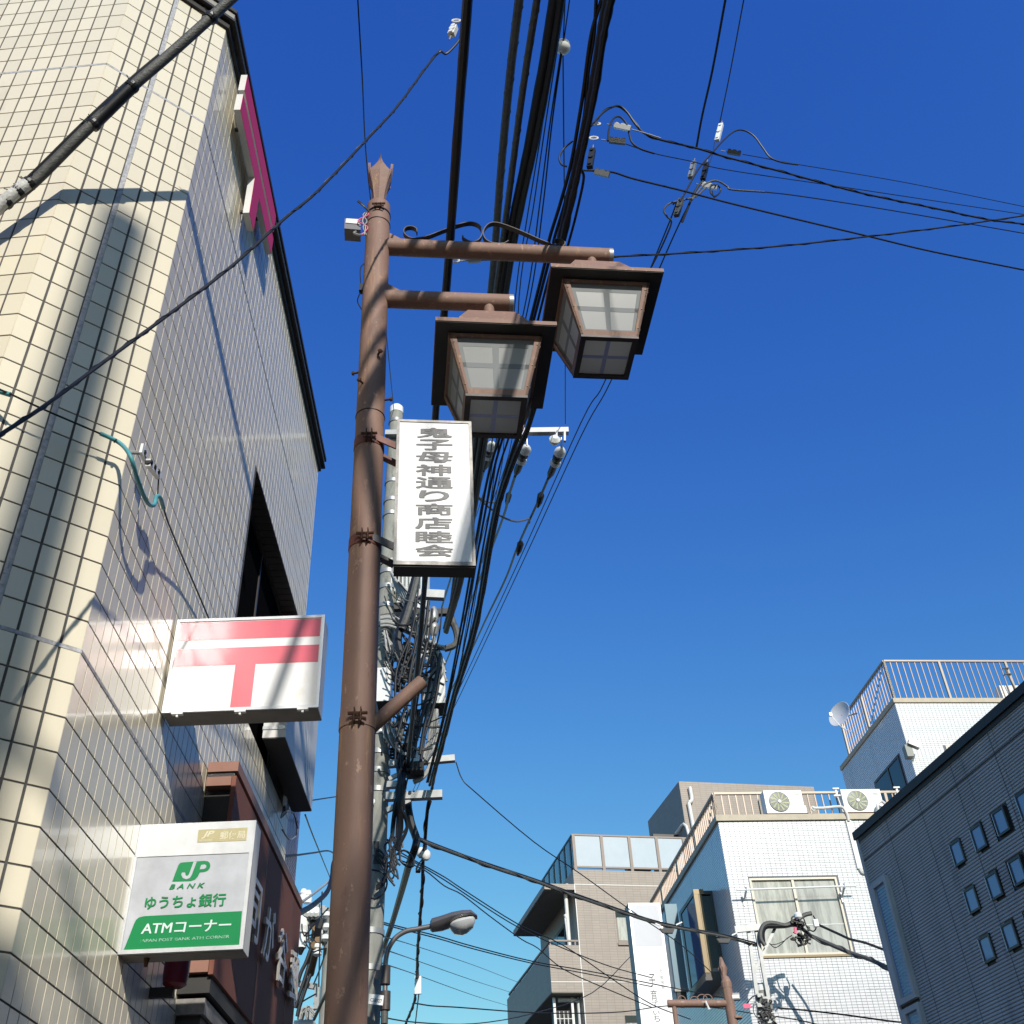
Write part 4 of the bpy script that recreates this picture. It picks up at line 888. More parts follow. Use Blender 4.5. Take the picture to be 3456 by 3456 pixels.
for i, t_ in enumerate(([(1392, 2698), (1510, 2433), (1551, 2350), (1763, 1900), (1960, 1474), (2060, 1290), (2228, 900), (2295, 750), (2325, 690)], [(1380, 2700), (1500, 2425), (1543, 2340), (1748, 1900), (1960, 1428), (2040, 1290), (2198, 900), (2278, 700), (2270, 690)], )):
    over('diagonal_wire', ['diagonal line right of the name sign, the outermost of the parallel lines', 'diagonal line right of the name sign, the middle of the parallel lines'][i], t_, .0075, 9.3, M['black'], ystart=25., cc=.05, back=False, n=6)
pcable('high_voltage_line', 'dark line strung from the outermost cross arm insulator down behind the name sign', [(1850, 1615, 12.6), (1822, 1680, 13.4), (1785, 1760, 14.5), (1745, 1850, 16), (1706, 1954, 18), (1640, 2090, 21), (1584, 2210, 25), (1498, 2381, 32), (1400, 2600, 45)], .022, M['black'])
pcable('high_voltage_line', 'dark line strung from the middle cross arm insulator down beside the lashed cable', [(1738, 1608, 12.6), (1715, 1680, 13.6), (1700, 1740, 14.6), (1640, 1900, 18), (1560, 2100, 24), (1430, 2420, 40)], .022, M['black'])
pcable('high_voltage_line', 'dark line strung from the innermost cross arm insulator behind the name sign', [(1632, 1590, 12.6), (1615, 1650, 13.6), (1600, 1700, 14.6), (1560, 1830, 17), (1500, 2020, 22), (1400, 2350, 36)], .022, M['black'])
for i, (px_, py_, s) in enumerate(((1824, 1678, 1), (1755, 1842, 1.3), (1716, 1676, 1))):
    a = atY(px_, py_, 13.4+i); D = V((-.18, .8, -.3)).normalized(); single('line_clamp', MB().lathe(a-D*.1, [(.02, 0), (.06, .06), (.05, .2), (.015, .3)], 8, D), M['black'], ['black clamp near the outermost insulator on the line', 'black clamp halfway down the outermost line', 'black clamp below the middle insulator'][i], 'clamp')
pcable('jumper_wire', 'pale curved jumper wire hanging across the diagonal lines right of the sign', [(1604, 1672, 12.4), (1625, 1690, 12.5), (1660, 1720, 12.8), (1700, 1747, 13), (1740, 1760, 13.4), (1765, 1757, 13.8), (1785, 1752, 14.2), (1787, 1765, 14.5)], .016, M['greyc'])
pcable('jumper_wire', 'short curved jumper wire just right of the sign edge', [(1600, 1662, 12.2), (1630, 1688, 12.4), (1660, 1696, 12.6), (1690, 1692, 13)], .014, M['greyc'])
pcable('far_wire', 'thin steep wire rising left of the spiked post top', [(1330, 1390, 12), (1290, 1000, 8.5), (1240, 575, 6.2), (1222, 250, 4.9), (1207, -10, 4.2)], .006, M['black'])
# node of clamps with drops to the right
def drop(label, pts, r, y0, y1, m=None, wrap=None, name='service_cable', n=8):
    N_ = len(pts)-1; xs = [p[0] for p in pts]
    P = [(p[0], p[1], y0+(y1-y0)*max(0, min(1.3, (p[0]-xs[0])/(xs[-1]-xs[0]+1e-6)))) for p in pts]
    return pcable(name, label, P, r, m or M['blackc'], n=n, wrap=wrap)
drop('looping black service cable, the topmost thick one crossing to the right edge', [(1995, 425), (2030, 385), (2060, 364), (2090, 358), (2117, 380), (2145, 420), (2175, 450), (2230, 472), (2350, 500), (2450, 530), (2640, 580), (2900, 650), (3150, 702), (3330, 740), (3470, 758)], .0075, 3.75, 5.2, wrap=20)
drop('thin bright steel wire from the upper white clamp joining the thick service cable', [(2130, 436), (2180, 450), (2230, 466)], .0035, 3.85, 3.9, M['lightc'])
drop('service cable looping down from the upper clamp then running thin to the right', [(2052, 476), (2055, 440), (2068, 403), (2090, 394), (2112, 415), (2122, 445), (2132, 480), (2160, 502), (2208, 518)], .0065, 3.8, 3.95, name='service_cable')
drop('thin wire continuing from the lower looping cable across the sky', [(2112, 486), (2208, 518), (2336, 545), (2464, 575), (2890, 638), (3470, 726)], .0035, 3.85, 5.4, n=6)
drop('thin topmost wire crossing to the right edge past the second clamp', [(2507, 521), (2570, 532), (2693, 555), (3050, 615), (3470, 700)], .0035, 4.6, 5.6, n=6)
drop('service cable arching up in a loop at the centre right', [(2295, 680), (2318, 640), (2345, 590), (2365, 560), (2400, 520), (2445, 470), (2480, 443), (2510, 440), (2545, 460), (2575, 500), (2600, 532), (2640, 548), (2693, 556)], .0068, 4.45, 4.75)
drop('grey service cable curling at the clamps then running right as a thin line', [(2335, 675), (2370, 630), (2400, 612), (2425, 612), (2455, 630), (2470, 640), (2580, 648)], .0070, 4.5, 4.7, M['greyc'])
drop('black wire from the curled grey cable running to the right edge', [(2580, 648), (2700, 662), (2996, 708), (3470, 790)], .0048, 4.7, 5.6, n=6)
drop('long service cable from the lower clamp descending to the right edge', [(1955, 575), (2060, 580), (2140, 604), (2304, 644), (2500, 695), (2932, 798), (3150, 850), (3470, 914)], .0065, 3.75, 5.2)
drop('spirally wrapped cable rising from behind the lower lamp arm to the right edge', [(1600, 877), (1750, 875), (1900, 872), (2100, 865), (2360, 851), (2650, 829), (2932, 798), (3200, 765), (3470, 726)], .0062, 3.9, 5.0, M['blackc'], wrap=16)
drop('coiled black loop of cable at the clamps', [(2405, 645), (2410, 665), (2425, 655), (2432, 640), (2420, 625), (2400, 628), (2398, 650), (2412, 662), (2428, 652)], .0055, 4.55, 4.6)
drop('black cable hanging left of the clamp node', [(1933, 476), (1905, 500), (1888, 530), (1895, 555), (1912, 562)], .006, 3.7, 3.72)
pcable('slack_cable', 'grey and black cable from the lower clamps dropping toward the far lantern', [(2400, 615, 4.6), (2370, 645, 4.6), (2345, 665, 4.6), (2300, 676, 4.6), (2258, 688, 4.6), (2240, 710, 4.62), (2252, 732, 4.65), (2266, 750, 4.7), (2250, 795, 4.85), (2225, 850, 5), (2196, 905, 5.15)], .0065, M['greyc'])
pcable('slack_cable', 'black cable sloping down from the dark clamp at the node', [(2372, 612, 4.6), (2355, 630, 4.6), (2335, 668, 4.62), (2302, 750, 4.7)], .009, M['blackc'])
def clampi(x0, y0, x1, y1, yy, m, label):
    a, b = atY(x0, y0, yy), atY(x1, y1, yy); o = thing('wire_clamp', label, 'wire clamp', tuple(a))
    D = (b-a).normalized(); up_ = V((0, -.6, .8))
    MB().bar(a, b, .036, .028, up_).build('body', m, o)
    n_ = D.cross(up_).normalized(); s2 = n_.cross(D)
    for t in (.12, .5, .88): MB().lathe(a.lerp(b, t), [(.016 if t == .5 else .010, 0), (.016 if t == .5 else .012, .022)], 10, s2 if s2.z > 0 else -s2).build('bolt', m, o)
    MB().tube([a-D*.05, a], .004, 6).build('eye', M['galv'], o)
for q_ in ((2074, 424, 2128, 436, 3.85, M['porcelain'], 'white wire clamp right of the black cable bundle, the upper one'), (2056, 474, 2110, 480, 3.83, M['greyc'], 'dark wire clamp just below the white one beside the bundle'), (2008, 580, 2056, 592, 3.8, M['galv'], 'grey wire clamp on the lowest cable leaving the bundle'),
           (2000, 505, 1990, 565, 3.8, M['black'], 'hanging black wire clamp beside the bundle'), (2434, 420, 2420, 475, 4.8, M['porcelain'], 'white wire clamp hanging on the outer top right line'), (2342, 548, 2330, 600, 4.6, M['galv'], 'white wire clamp hanging on the inner top right line'),
           (2385, 552, 2372, 606, 4.65, M['black'], 'black wire clamp between the two hanging white ones'), (2300, 672, 2283, 728, 4.6, M['greyc'], 'grey wire clamp hanging lowest beside the looping cable'), (2370, 624, 2420, 634, 4.6, M['porcelain'], 'white wire clamp lying flat by the cable coil'),
           (2455, 512, 2500, 520, 4.7, M['black'], 'black wire clamp on the thin line by the arching cable'), (1580, 879, 1622, 876, 3.9, M['galv'], 'small white clamp under the upper lamp arm'), (1523, 118, 1534, 92, 2.9, M['porcelain'], 'white clamp where the twisted cable meets the thick cable')):
    clampi(*q_)
def ring(px_, py_, yy, r, label):
    c = atY(px_, py_, yy); p = [c+V((r*math.cos(a), 0, r*.6*math.sin(a))) for a in [k*math.pi/6 for k in range(13)]]
    single('wire_ring', MB().tube(p, .006, 6), M['porcelain'], label, 'ring')
ring(2014, 418, 3.8, .022, 'white ring at the upper end of the white clamp by the bundle'); ring(2004, 466, 3.8, .026, 'white ring just below the upper ring by the bundle'); ring(1538, 880, 3.9, .020, 'small ring on the straight black cable under the upper arm'); ring(1540, 70, 2.9, .022, 'white ring on the thick cable at the top')
pcable('thin_wire', 'short link wires between the hanging clamps', [(2412, 480, 4.75), (2405, 520, 4.72), (2396, 548, 4.68)], .003, M['black'], n=5)
pcable('thin_wire', 'thin wire from the ring to the clamp under the upper arm', [(1548, 879, 3.9), (1582, 879, 3.9)], .003, M['lightc'], n=5)
# cables to the left
pcable('twisted_cable', 'twisted pale and black cable crossing from upper centre down to the left edge', [(1485, 170, 2.9), (1440, 225, 2.88), (1342, 358, 2.82), (1252, 456, 2.75), (1073, 644, 2.62), (966, 733, 2.55), (787, 894, 2.45), (590, 1046, 2.35), (358, 1216, 2.22), (150, 1370, 2.1), (-60, 1505, 2.0)], .0058, M['blackc'], wrap=34)
pcable('slack_wire', 'black wire curving from the thick cable to the twisted cable', [(1562, 90, 2.9), (1552, 130, 2.9), (1530, 160, 2.9), (1505, 182, 2.9), (1488, 174, 2.9), (1466, 190, 2.9)], .006, M['blackc'])
# big covered guy cable at the upper left, and its thinner companion
def gp(px_, py_): return hit(px_, py_, V((-3.281, 3.02, 3.044)), V((-.794, .114, .598)))
gc = thing('covered_cable', 'thick grey covered cable with black ties slanting across the upper left corner', 'cable', tuple(gp(0, 700)))
line = [(-60, 762), (0, 700), (110, 618), (300, 430), (455, 285), (560, 195), (720, 52), (790, -12), (1000, -200), (1250, -420)]
gg = [gp(*p) for p in line]
MB().tube(crom(gg, 5), .0225, 14).sm().build('sleeve', M['greyc'], gc)
MB().tube([gp(-60, 755), gp(0, 692), gp(60, 645), gp(92, 622)], .0265, 14).sm().build('tape_wrap', M['whitec'], gc)
MB().tube([gp(318, 418), gp(380, 357), gp(448, 291)], .0262, 14).sm().build('black_sleeve', M['black'], gc)
for px_, py_ in ((712, 60), (446, 292), (316, 420), (98, 620), (60, 648), (20, 682)):
    c = gp(px_, py_); D = (gp(720, 52)-gp(300, 430)).normalized()
    tb = MB(); tb.lathe(c-D*.012, [(.028, 0), (.030, .012), (.028, .024)], 14, D)
    for k in range(4): tb.tube([c, c+V((rc.uniform(-.05, .02), -.03, rc.uniform(-.02, .05)))], .0022, 5)
    tb.build('tie', M['black'], gc)
off = V((-.03, -.005, .012)); MB().tube(crom([p+off for p in gg[0:6]]), .008, 8).sm().build('thin_cable', M['blackc'], gc)
# cables beyond the pole, toward the lower left and down
pcable('thick_cable', 'black cable slack left of the post, reaching the brown fascia end', [(1160, 2850, 12), (1128, 2905, 11), (1120, 2960, 10.5), (1104, 3010, 10), (1060, 3052, 9), (1022, 3075, 7.5), (1000, 3085, 6.8)], .022, M['blackc'])
pcable('thin_wire', 'grey wire just above the slack black cable left of the post', [(1128, 2960, 12), (1085, 2995, 11), (1050, 3022, 10), (1018, 3045, 9)], .012, M['lightc'])
pcable('thin_wire', 'thin wire from the building anchor to the brown post at the left', [(967, 2715, 6.6), (1040, 2703, 8), (1140, 2688, 11)], .006, M['black'])
pcable('thin_wire', 'thin wire below the white box sign running to the post', [(960, 2892, 6.8), (1010, 2885, 7.5), (1060, 2878, 8.5), (1110, 2872, 10), (1140, 2890, 11.5)], .007, M['black'])
pcable('thin_wire', 'thin wire slanting down from the white box sign toward the post', [(1030, 2750, 7), (1060, 2830, 9), (1115, 2965, 14)], .006, M['black'])
an2 = thing('cable_anchor', 'white wall anchor with pale looping cable at the far edge of the tiled wall', 'cable anchor', tuple(atX(963, 2710, -1.26)))
P = atX(962, 2708, -1.245); MB().cbox(P, .02, .05, .06).build('plate', M['porcelain'], an2); MB().cbox(P+V((0, 0, -.05)), .02, .03, .03).build('clamp', M['black'], an2)
for k in range(2): MB().tube(crom([P+V((0, 0, -.03)), atX(948, 2760, -1.24), atX(970-k*8, 2740, -1.22), atX(990, 2745, -1.21), atX(1002+k*2, 2790, -1.21), atX(998, 2822, -1.21), atX(975, 2832, -1.22), atX(952, 2800, -1.24)], 5), .0045, 6).build('cable', M['lightc'] if k else M['black'], an2)
pcable('sagging_cable', 'thick double grey cable sagging from the pole across to the white building', [(1408, 2832, 12), (1440, 2845, 12.2), (1500, 2868, 12.6), (1620, 2912, 13.4), (1700, 2940, 13.9), (1800, 2972, 14.6), (1900, 3010, 15.3), (2050, 3062, 16.3), (2200, 3112, 17.3), (2330, 3140, 18), (2440, 3160, 18.8), (2530, 3185, 19.4), (2568, 3192, 19.5)], .021, M['greyc'], wrap=5)
pcable('sagging_cable', 'thin black cable clipped along the thick grey sagging cable', [(1408, 2826, 12), (1500, 2862, 12.6), (1620, 2906, 13.4), (1800, 2966, 14.6), (1900, 3002, 15.3), (2050, 3055, 16.3), (2200, 3105, 17.3), (2330, 3134, 18), (2440, 3154, 18.8), (2560, 3185, 19.5)], .014, M['blackc'])
pcable('thick_cable', 'thick black cable falling from the pole gear and bending back at the fork', [(1376, 2692, 12), (1378, 2730, 12), (1388, 2780, 12), (1402, 2820, 12), (1406, 2838, 12), (1398, 2870, 12), (1380, 2920, 12.5), (1352, 3020, 15), (1322, 3120, 18), (1298, 3190, 20), (1275, 3260, 24)], .046, M['blackc'])
pcable('lashed_cable', 'knotted black cable hanging almost straight below the lower cross arm', [(1454, 2690, 12), (1446, 2712, 12), (1440, 2760, 12.2), (1434, 2840, 12.6), (1428, 2900, 13), (1425, 3000, 14), (1416, 3120, 15.5), (1410, 3200, 17), (1406, 3300, 19), (1398, 3380, 21), (1375, 3440, 23), (1360, 3480, 24)], .022, M['blackc'], wrap=7)
pcable('thin_wire', 'thin grey wire beside the lower part of the knotted cable', [(1410, 3250, 18), (1414, 3340, 20), (1408, 3400, 22), (1400, 3470, 24)], .012, M['lightc'])
wi = thing('cable_clamp', 'white ball clamps on the knotted cable below the pole gear', 'clamp', tuple(atY(1430, 2880, 12.9)))
for px_, py_ in ((1422, 2878), (1438, 2886)): MB().lathe(atY(px_, py_, 12.8)-V((0, 0, .06)), [(.03, 0), (.055, .03), (.055, .09), (.03, .12)], 12).sm().build('ball', M['porcelain'], wi)
for k in range(5): MB().tube(crom([atY(1428, 2895, 12.8), atY(1412-k*2, 2920+k*3, 12.8), atY(1404+k*3, 2945, 12.8), atY(1420, 2925, 12.8)], 4), .008, 6).build('wire_loop', M['black'], wi)
single('white_tag', MB().cbox(atY(1411, 3325, 19), .11, .05, .28), M['porcelain'], 'white tag on the knotted cable near the bottom', 'tag')
# black bundle on the pole side between cross arms
for k in range(13):
    o = k*3
    pcable('slack_cable', 'one of the tangled black cables bunched beside the concrete pole', [(1392+o+rc.uniform(-14, 14)-.24*dy_, 2395+dy_, 11.6+.03*k) for dy_ in (0, 85, 165)]+[(1352+o*.8+rc.uniform(-9, 9)-.12*(dy_-165), 2395+dy_, 11.6) for dy_ in (220, 275, 325)]+[(1331+o+rc.uniform(-14, 14), 2790, 11.7), (1320+o*.8+rc.uniform(-16, 16), 2830+rc.uniform(0, 50), 11.7)], .010+.006*(k % 3), M['blackc'], group='tangled black cables beside the concrete pole', k=5, n=6)
GDL = {(1330, 2880): 'topmost thin line leaving the concrete pole gear and crossing the taupe facade', (1340, 2900): 'wavy thin line under the topmost one, crossing the balcony of the taupe building', (1290, 3112): 'upper of two close lines passing just above the street light arm', (1290, 3118): 'lower of two close lines passing just above the street light arm', (1290, 3160): 'thin line meeting the curve of the street light arm', (1290, 3202): 'thin line just below the curve of the street light arm', (1286, 3250): 'thin line crossing the straight lower part of the street light arm', (1401, 3386): 'nearly level line crossing the hanging unit under the balcony', (1250, 3425): 'lowest line, rising at the right across the taupe facade', (1539, 2573): 'thin line falling from the upper cross arm tip past the frosted rail', (1334, 2866): 'straight thin line slanting down across the tall white shop sign'}
for a_ in ([(1330, 2880), (1380, 2900), (1500, 2970), (1620, 3050), (1750, 3130), (1900, 3200), (2060, 3262), (2200, 3300)], [(1340, 2900), (1430, 2935), (1500, 2990), (1560, 3020), (1650, 3090), (1760, 3170), (1815, 3200), (1900, 3270), (2030, 3330), (2200, 3400)],
           [(1290, 3112), (1350, 3128), (1480, 3160), (1600, 3195), (1800, 3245), (2000, 3280), (2250, 3330), (2480, 3375)], [(1290, 3118), (1350, 3135), (1480, 3168), (1600, 3203), (1800, 3252), (2000, 3290), (2200, 3330)],
           [(1290, 3160), (1400, 3192), (1600, 3258), (1740, 3312), (1830, 3343)], [(1290, 3202), (1400, 3240), (1600, 3310), (1720, 3348), (1830, 3385)], [(1286, 3250), (1400, 3288), (1600, 3360), (1706, 3392), (1830, 3430)],
           [(1401, 3386), (1460, 3395), (1550, 3400), (1750, 3415), (1900, 3420), (2100, 3415), (2250, 3395), (2400, 3400), (2540, 3420)], [(1250, 3425), (1400, 3450), (1600, 3455), (1800, 3420), (2000, 3350), (2130, 3226)],
           [(1415, 2800), (1539, 2573), (1560, 2630), (1600, 2670), (1800, 2840), (1960, 2950), (2140, 3080), (2300, 3190), (2410, 3290)], [(1334, 2866), (1400, 2905), (1500, 2960), (1560, 3000), (1750, 3120), (1900, 3190), (2060, 3300), (2200, 3390), (2330, 3440)]):
    if a_[0] == (1415, 2800): a_ = a_[1:]
    N_ = len(a_)-1; ye = 58 if a_[-1][0] == 1830 else 22.5 if a_[-1][0] == 2130 else 19
    pcable('thin_wire', GDL[a_[0]], [(p[0], p[1], 12+(ye-12)*i/N_) for i, p in enumerate(a_)], .008, M['black'], n=6, k=4)
# ================================================================= right side
k_ = .6503
W_ = lambda x, y: (2450+x*k_, 2200+y*k_)
B_ = lambda x, y: (1650+x*k_, 2200+y*k_)
def tilewall(fr, plane, val, u0, u1, z0, z1, pu, pz, jt, m, par, sgn, skip=None, th=.006):
    jt = jt*(1.7 if plane == 'x' else 1)
    mb = MB(); nu = int((u1-u0)/pu); nz = int((z1-z0)/pz)
    for j in range(nz):
        z = z1-(j+1)*pz
        for i in range(nu+1):
            a = u0+i*pu; b = min(a+pu-jt, u1)
            if b-a < .01: continue
            if skip and skip((a+b)/2, z+pz/2): continue
            c, d = z+jt/2, z+pz-jt/2
            if plane == 'y': P = lambda u, w, q: V((u, val-w, q))
            else: P = lambda u, w, q: V((val-w*1, u, q))
            q0 = [P(a, 0, c), P(b, 0, c), P(b, 0, d), P(a, 0, d)]; q1 = [P(a, th, c), P(b, th, c), P(b, th, d), P(a, th, d)]
            F_ = [(4, 5, 6, 7), (0, 1, 5, 4), (1, 2, 6, 5), (2, 3, 7, 6), (3, 0, 4, 7)]
            if plane == 'x': F_ = [f[::-1] for f in F_]
            mb.add(q0+q1, F_)
    return mb.build('tile', m, par, kind='stuff')
def railing(par, pts, zb, zt, m, mt, sp=.15, post_every=1.9, name='railing'):
    pts = [V((p[0], p[1], 0)) for p in pts]
    rt = MB(); 
    for a, b in zip(pts[:-1], pts[1:]): rt.bar(a+V((0, 0, zt)), b+V((0, 0, zt)), .06, .045)
    r_ = rt.build(name, mt, par)
    lw = MB()
    for a, b in zip(pts[:-1], pts[1:]): lw.bar(a+V((0, 0, zb+.05)), b+V((0, 0, zb+.05)), .03, .03)
    lw.build('lower_rail', m, r_)
    for a, b in zip(pts[:-1], pts[1:]):
        L_ = (b-a).length; n = int(L_/sp)
        for i in range(n+1):
            p = a.lerp(b, i/n)
            if i % max(1, int(post_every/sp)) == 0 or i == n: MB().box(p.x-.028, p.x+.028, p.y-.028, p.y+.028, zb-.02, zt-.02).build('post', mt, r_)
            else: MB().box(p.x-.011, p.x+.011, p.y-.011, p.y+.011, zb+.03, zt-.02).build('baluster', m, r_)
    return r_
# ---------------------------------------------------------------- white tiled building
Ow = atY(2424, 2772, 20.5); fw_ = Frame(Ow, 4.4)
wb = thing('white_building', 'white tiled three-storey building with beige framed window and bronze bay window', 'building', (Ow.x, Ow.y, 0), fw_.yaw, local=True)
ZW = 9.40
wx1 = 5.6
wn = [fw_.ony(*W_(118, 1172), 0), fw_.ony(*W_(665, 1570), 0)]
x0w, x1w, z1w, z0w = .415, 2.17, 8.272, 6.818
cw = MB(); cw.box(.0, wx1, .09, 7.5, 0, ZW); 
cw.box(.0, x0w, 0, .09, 0, ZW); cw.box(x1w, wx1, 0, .09, 0, ZW); cw.box(x0w, x1w, 0, .09, 0, z0w); cw.box(x0w, x1w, 0, .09, z1w, ZW)
cw.build('wall', M['wgrout'], wb)
skw = lambda u, z: (x0w-.03 < u < x1w+.03 and z0w-.03 < z < z1w+.03) or abs(u-2.21) < .015
tilewall(fw_, 'y', 0, 0, wx1-.8, 4.6, ZW-.01, .10, .05, .0065, M['wtile'], wb, 1, skw)
byn, byf, bzb, bzt = 1.12, 3.3, 7.0, 8.4
bf_ = fw_.onx(*B_(990, 1390), 0)
tilewall(fw_, 'x', 0, 0, 7.0, 4.4, ZW-.01, .10, .05, .0065, M['wtile'], wb, 1, lambda u, z: 1.2 < u < 2.3 and 7.05 < z < 8.35)
MB().box(2.203, 2.217, -.0035, 0, 5, ZW-.01).box(2.23, wx1, -.0075, 0, 6.19, 6.205).build('caulk_strip', M['caulk'], wb)
MB().box(-.05, wx1, -.05, 7.5, ZW, ZW+.12).build('coping', M['copw'], wb)
railing(wb, [(wx1, .33), (.10, .33), (.10, 7.2)], ZW+.12, 10.12, M['rail'], M['railtop'], .15)
# window
f = MB(); t_ = .045
f.box(x0w, x1w, .01, .085, z1w-t_, z1w); f.box(x0w, x1w, .01, .085, z0w, z0w+t_); f.box(x0w, x0w+t_, .01, .085, z0w+t_, z1w-t_); f.box(x1w-t_, x1w, .01, .085, z0w+t_, z1w-t_)
wn_ = f.build('window', M['framelight'], wb)
xm = fw_.ony(*W_(385, 1370), 0).x
MB().box(xm-.025, xm+.025, .02, .06, z0w+t_, z1w-t_).build('sash', M['framelight'], wn_)
for a, b, m_ in ((x0w+t_, xm-.025, M['curtain']), (xm+.025, x1w-t_, M['netting'])):
    MB().box(a, b, .055, .06, z0w+t_, z1w-t_).build('pane', m_, wn_)
    cu = []; n = 44
    for i in range(n+1): cu.append((a+(b-a)*i/n, .052-.0035*math.sin(i*.9)-.0015*math.sin(i*2.3)))
hz = (z0w+z1w)/2-.17
MB().box(x0w+t_, xm-.025, .048, .0545, hz, hz+.012).box(xm+.025, x1w-t_, .048, .0545, hz, hz+.012).build('sash_bar', M['porcelain'], wn_)
MB().box(x0w-.03, x1w+.03, -.03, .03, z0w-.04, z0w).build('sill', M['framebronze'], wn_)
# clothes pole holder
rod = thing('clothes_rod', 'white clothes drying rod on two wall brackets across the beige window', 'clothes rod', tuple(fw_.w(1.2, -.25, 8)))
ra, rb_ = fw_.ony(*W_(55, 1236), -.22), fw_.ony(*W_(676, 1214), -.22)
wl2 = lambda P: fw_.w(P.x, P.y, P.z)
MB().tube([wl2(ra), wl2(rb_)], .018, 8).build('rod', M['porcelain'], rod)
for t in (.08, .90):
    c = ra.lerp(rb_, t); MB().bar(wl2(c), wl2(V((c.x-.02, 0, c.z-.16))), .03, .035).bar(wl2(V((c.x-.02, -.004, c.z-.24))), wl2(V((c.x-.02, -.004, c.z-.05))), .05, .02, (1, 0, 0)).tube([wl2(c+V((0, 0, -.03))), wl2(c+V((0, 0, .05)))], .02, 6).build('bracket', M['alu'], rod)
M['bayglass'] = mat('sky_reflection_bay_glass', (.02, .035, .14), .08, spec=.25)  # blue sky reflection put into the glass colour
# bay window on the shaded side wall
def fxp(a, b, x): return fw_.onx(*B_(a, b), x)
bayx = -.39
n1, n2 = fxp(1060, 1265, bayx), fxp(1128, 1655, bayx)
yn = (n1.y+n2.y)/2; fzt, fzb = n1.z, n2.z; yf = fxp(992, 1392, bayx).y
bw_ = MB().box(bayx, 0, yn, yf, fzt-.0, fzt+.07).box(bayx, 0, yn, yf, fzb-.10, fzb).box(bayx+.01, -.005, yf-.06, yf, fzb, fzt).build('bay_window', M['framedark'], wb)
MB().box(bayx-.005, bayx+.085, yn-.012, yn+.05, fzb-.02, fzt+.0).build('corner_frame', M['framebronze'], bw_)
MB().box(bayx+.092, bayx+.15, yn-.008, yn+.03, fzb, fzt).build('corner_frame', M['framebronze'], bw_)
MB().box(bayx-.005, bayx+.20, yn-.014, yn+.04, fzt+.002, fzt+.10).build('corner_frame', M['framebronze'], bw_)
MB().box(bayx+.15, -.02, yn+.012, yn+.02, fzb+.03, fzt-.03).build('pane', M['glassdark'], bw_)
MB().box(bayx+.15, 0, yn-.002, yn+.04, fzb, fzb+.06).build('corner_frame', M['aludirty'], bw_)
MB().box(-.05, 0, yn, yn+.04, fzb+.05, fzt).build('side_frame', M['framedark'], bw_)
MB().box(bayx+.012, bayx+.02, yn+.05, yf-.06, fzb+.02, fzt-.02).build('pane', M['bayglass'], bw_)
MB().box(bayx, bayx+.03, yf-.14, yf-.0, fzb, fzt).build('side_frame', M['framedark'], bw_)
MB().box(bayx-.02, 0, yn-.015, yf+.01, fzb-.16, fzb-.10).build('sill', M['framedark'], bw_)
# air conditioners hung on the parapet
def aircon(px0, py0, px1, py1, label, grp):
    a = fw_.ony(px0, py1, .0); b = fw_.ony(px1, py0, .0)
    w_, h_ = b.x-a.x, b.z-a.z
    o = fw_.w(a.x, .0, a.z); t = thing('air_conditioner', label, 'air conditioner', tuple(o), fw_.yaw, grp, local=True)
    MB().box(0, w_, 0, .26, 0, h_).build('casing', M['acwhite'], t)
    cx, cz, R_ = w_*.37, h_*.50, h_*.44
    MB().lathe((cx, -.001, cz), [(R_, 0), (R_, .012), (R_*.97, .014)], 36, (0, -1, 0)).sm().build('fan_plate', M['fangrey'], t)
    for k in range(11):
        a0 = k*2*math.pi/11; pl_ = []
        for rr, da in ((.2, 0), (.55, .22), (.9, .34), (.9, .52), (.55, .46), (.2, .2)): pl_.append(V((cx+R_*rr*math.cos(a0+da), -.017, cz+R_*rr*math.sin(a0+da))))
        MB().prism(pl_, (0, -.002, 0)).build('fan_blade', M['fanyel'], t)
    g = MB()
    for k in range(6):
        rr = R_*(.3+.13*k); g.tube([(cx+rr*math.cos(i*math.pi/12), -.024, cz+rr*math.sin(i*math.pi/12)) for i in range(25)], .0022, 4)
    g.build('guard', M['acwhite'], t, kind='stuff')
    MB().lathe((cx, -.02, cz), [(R_*.17, 0), (R_*.17, .012), (R_*.12, .016)], 16, (0, -1, 0)).build('hub', M['porcelain'], t)
    MB().box(w_*.80, w_*.93, -.004, 0, h_*.80, h_*.82).box(w_*.80, w_*.93, -.004, 0, h_*.74, h_*.76).build('slot', M['fangrey'], t)
    MB().box(w_, w_+.05, .04, .2, .02, h_*.35).build('valve_cover', M['acwhite'], t)
    MB().box(-.03, w_+.05, -.01, .26, -.022, -.002).build('bracket', M['rust'], t)
    return t
GA = 'air conditioner units on the parapet of the white building'
aircon(*W_(216, 718), *W_(388, 838), 'white air conditioner with yellowed fan at the left of the parapet', GA)
aircon(*W_(622, 712), *W_(796, 832), 'white air conditioner on the parapet beside the dark building roofline', GA)
MB().box(2.62, 2.73, -.045, -.006, 8.40, ZW-.02).build('duct', M['alupaint'], wb); MB().tube(crom([(2.675, -.02, 8.42), (2.685, -.02, 8.36), (2.72, -.02, 8.325), (2.85, -.02, 8.32)], 4), .045, 8).sm().build('duct', M['alupaint'], wb)
MB().tube(crom([(1.95, -.14, 9.60), (2.2, -.12, 9.61), (2.45, -.1, 9.64), (2.6, -.08, 9.63), (2.66, -.07, 9.5), (2.67, -.05, 9.36)], 5), .03, 8).sm().build('pipe', M['alupaint'], wb)
MB().tube(crom([(3.32, -.1, 9.5), (3.33, -.12, 9.66), (3.42, -.12, 9.74), (3.5, -.1, 9.7)], 5), .03, 8).sm().build('pipe', M['alupaint'], wb)
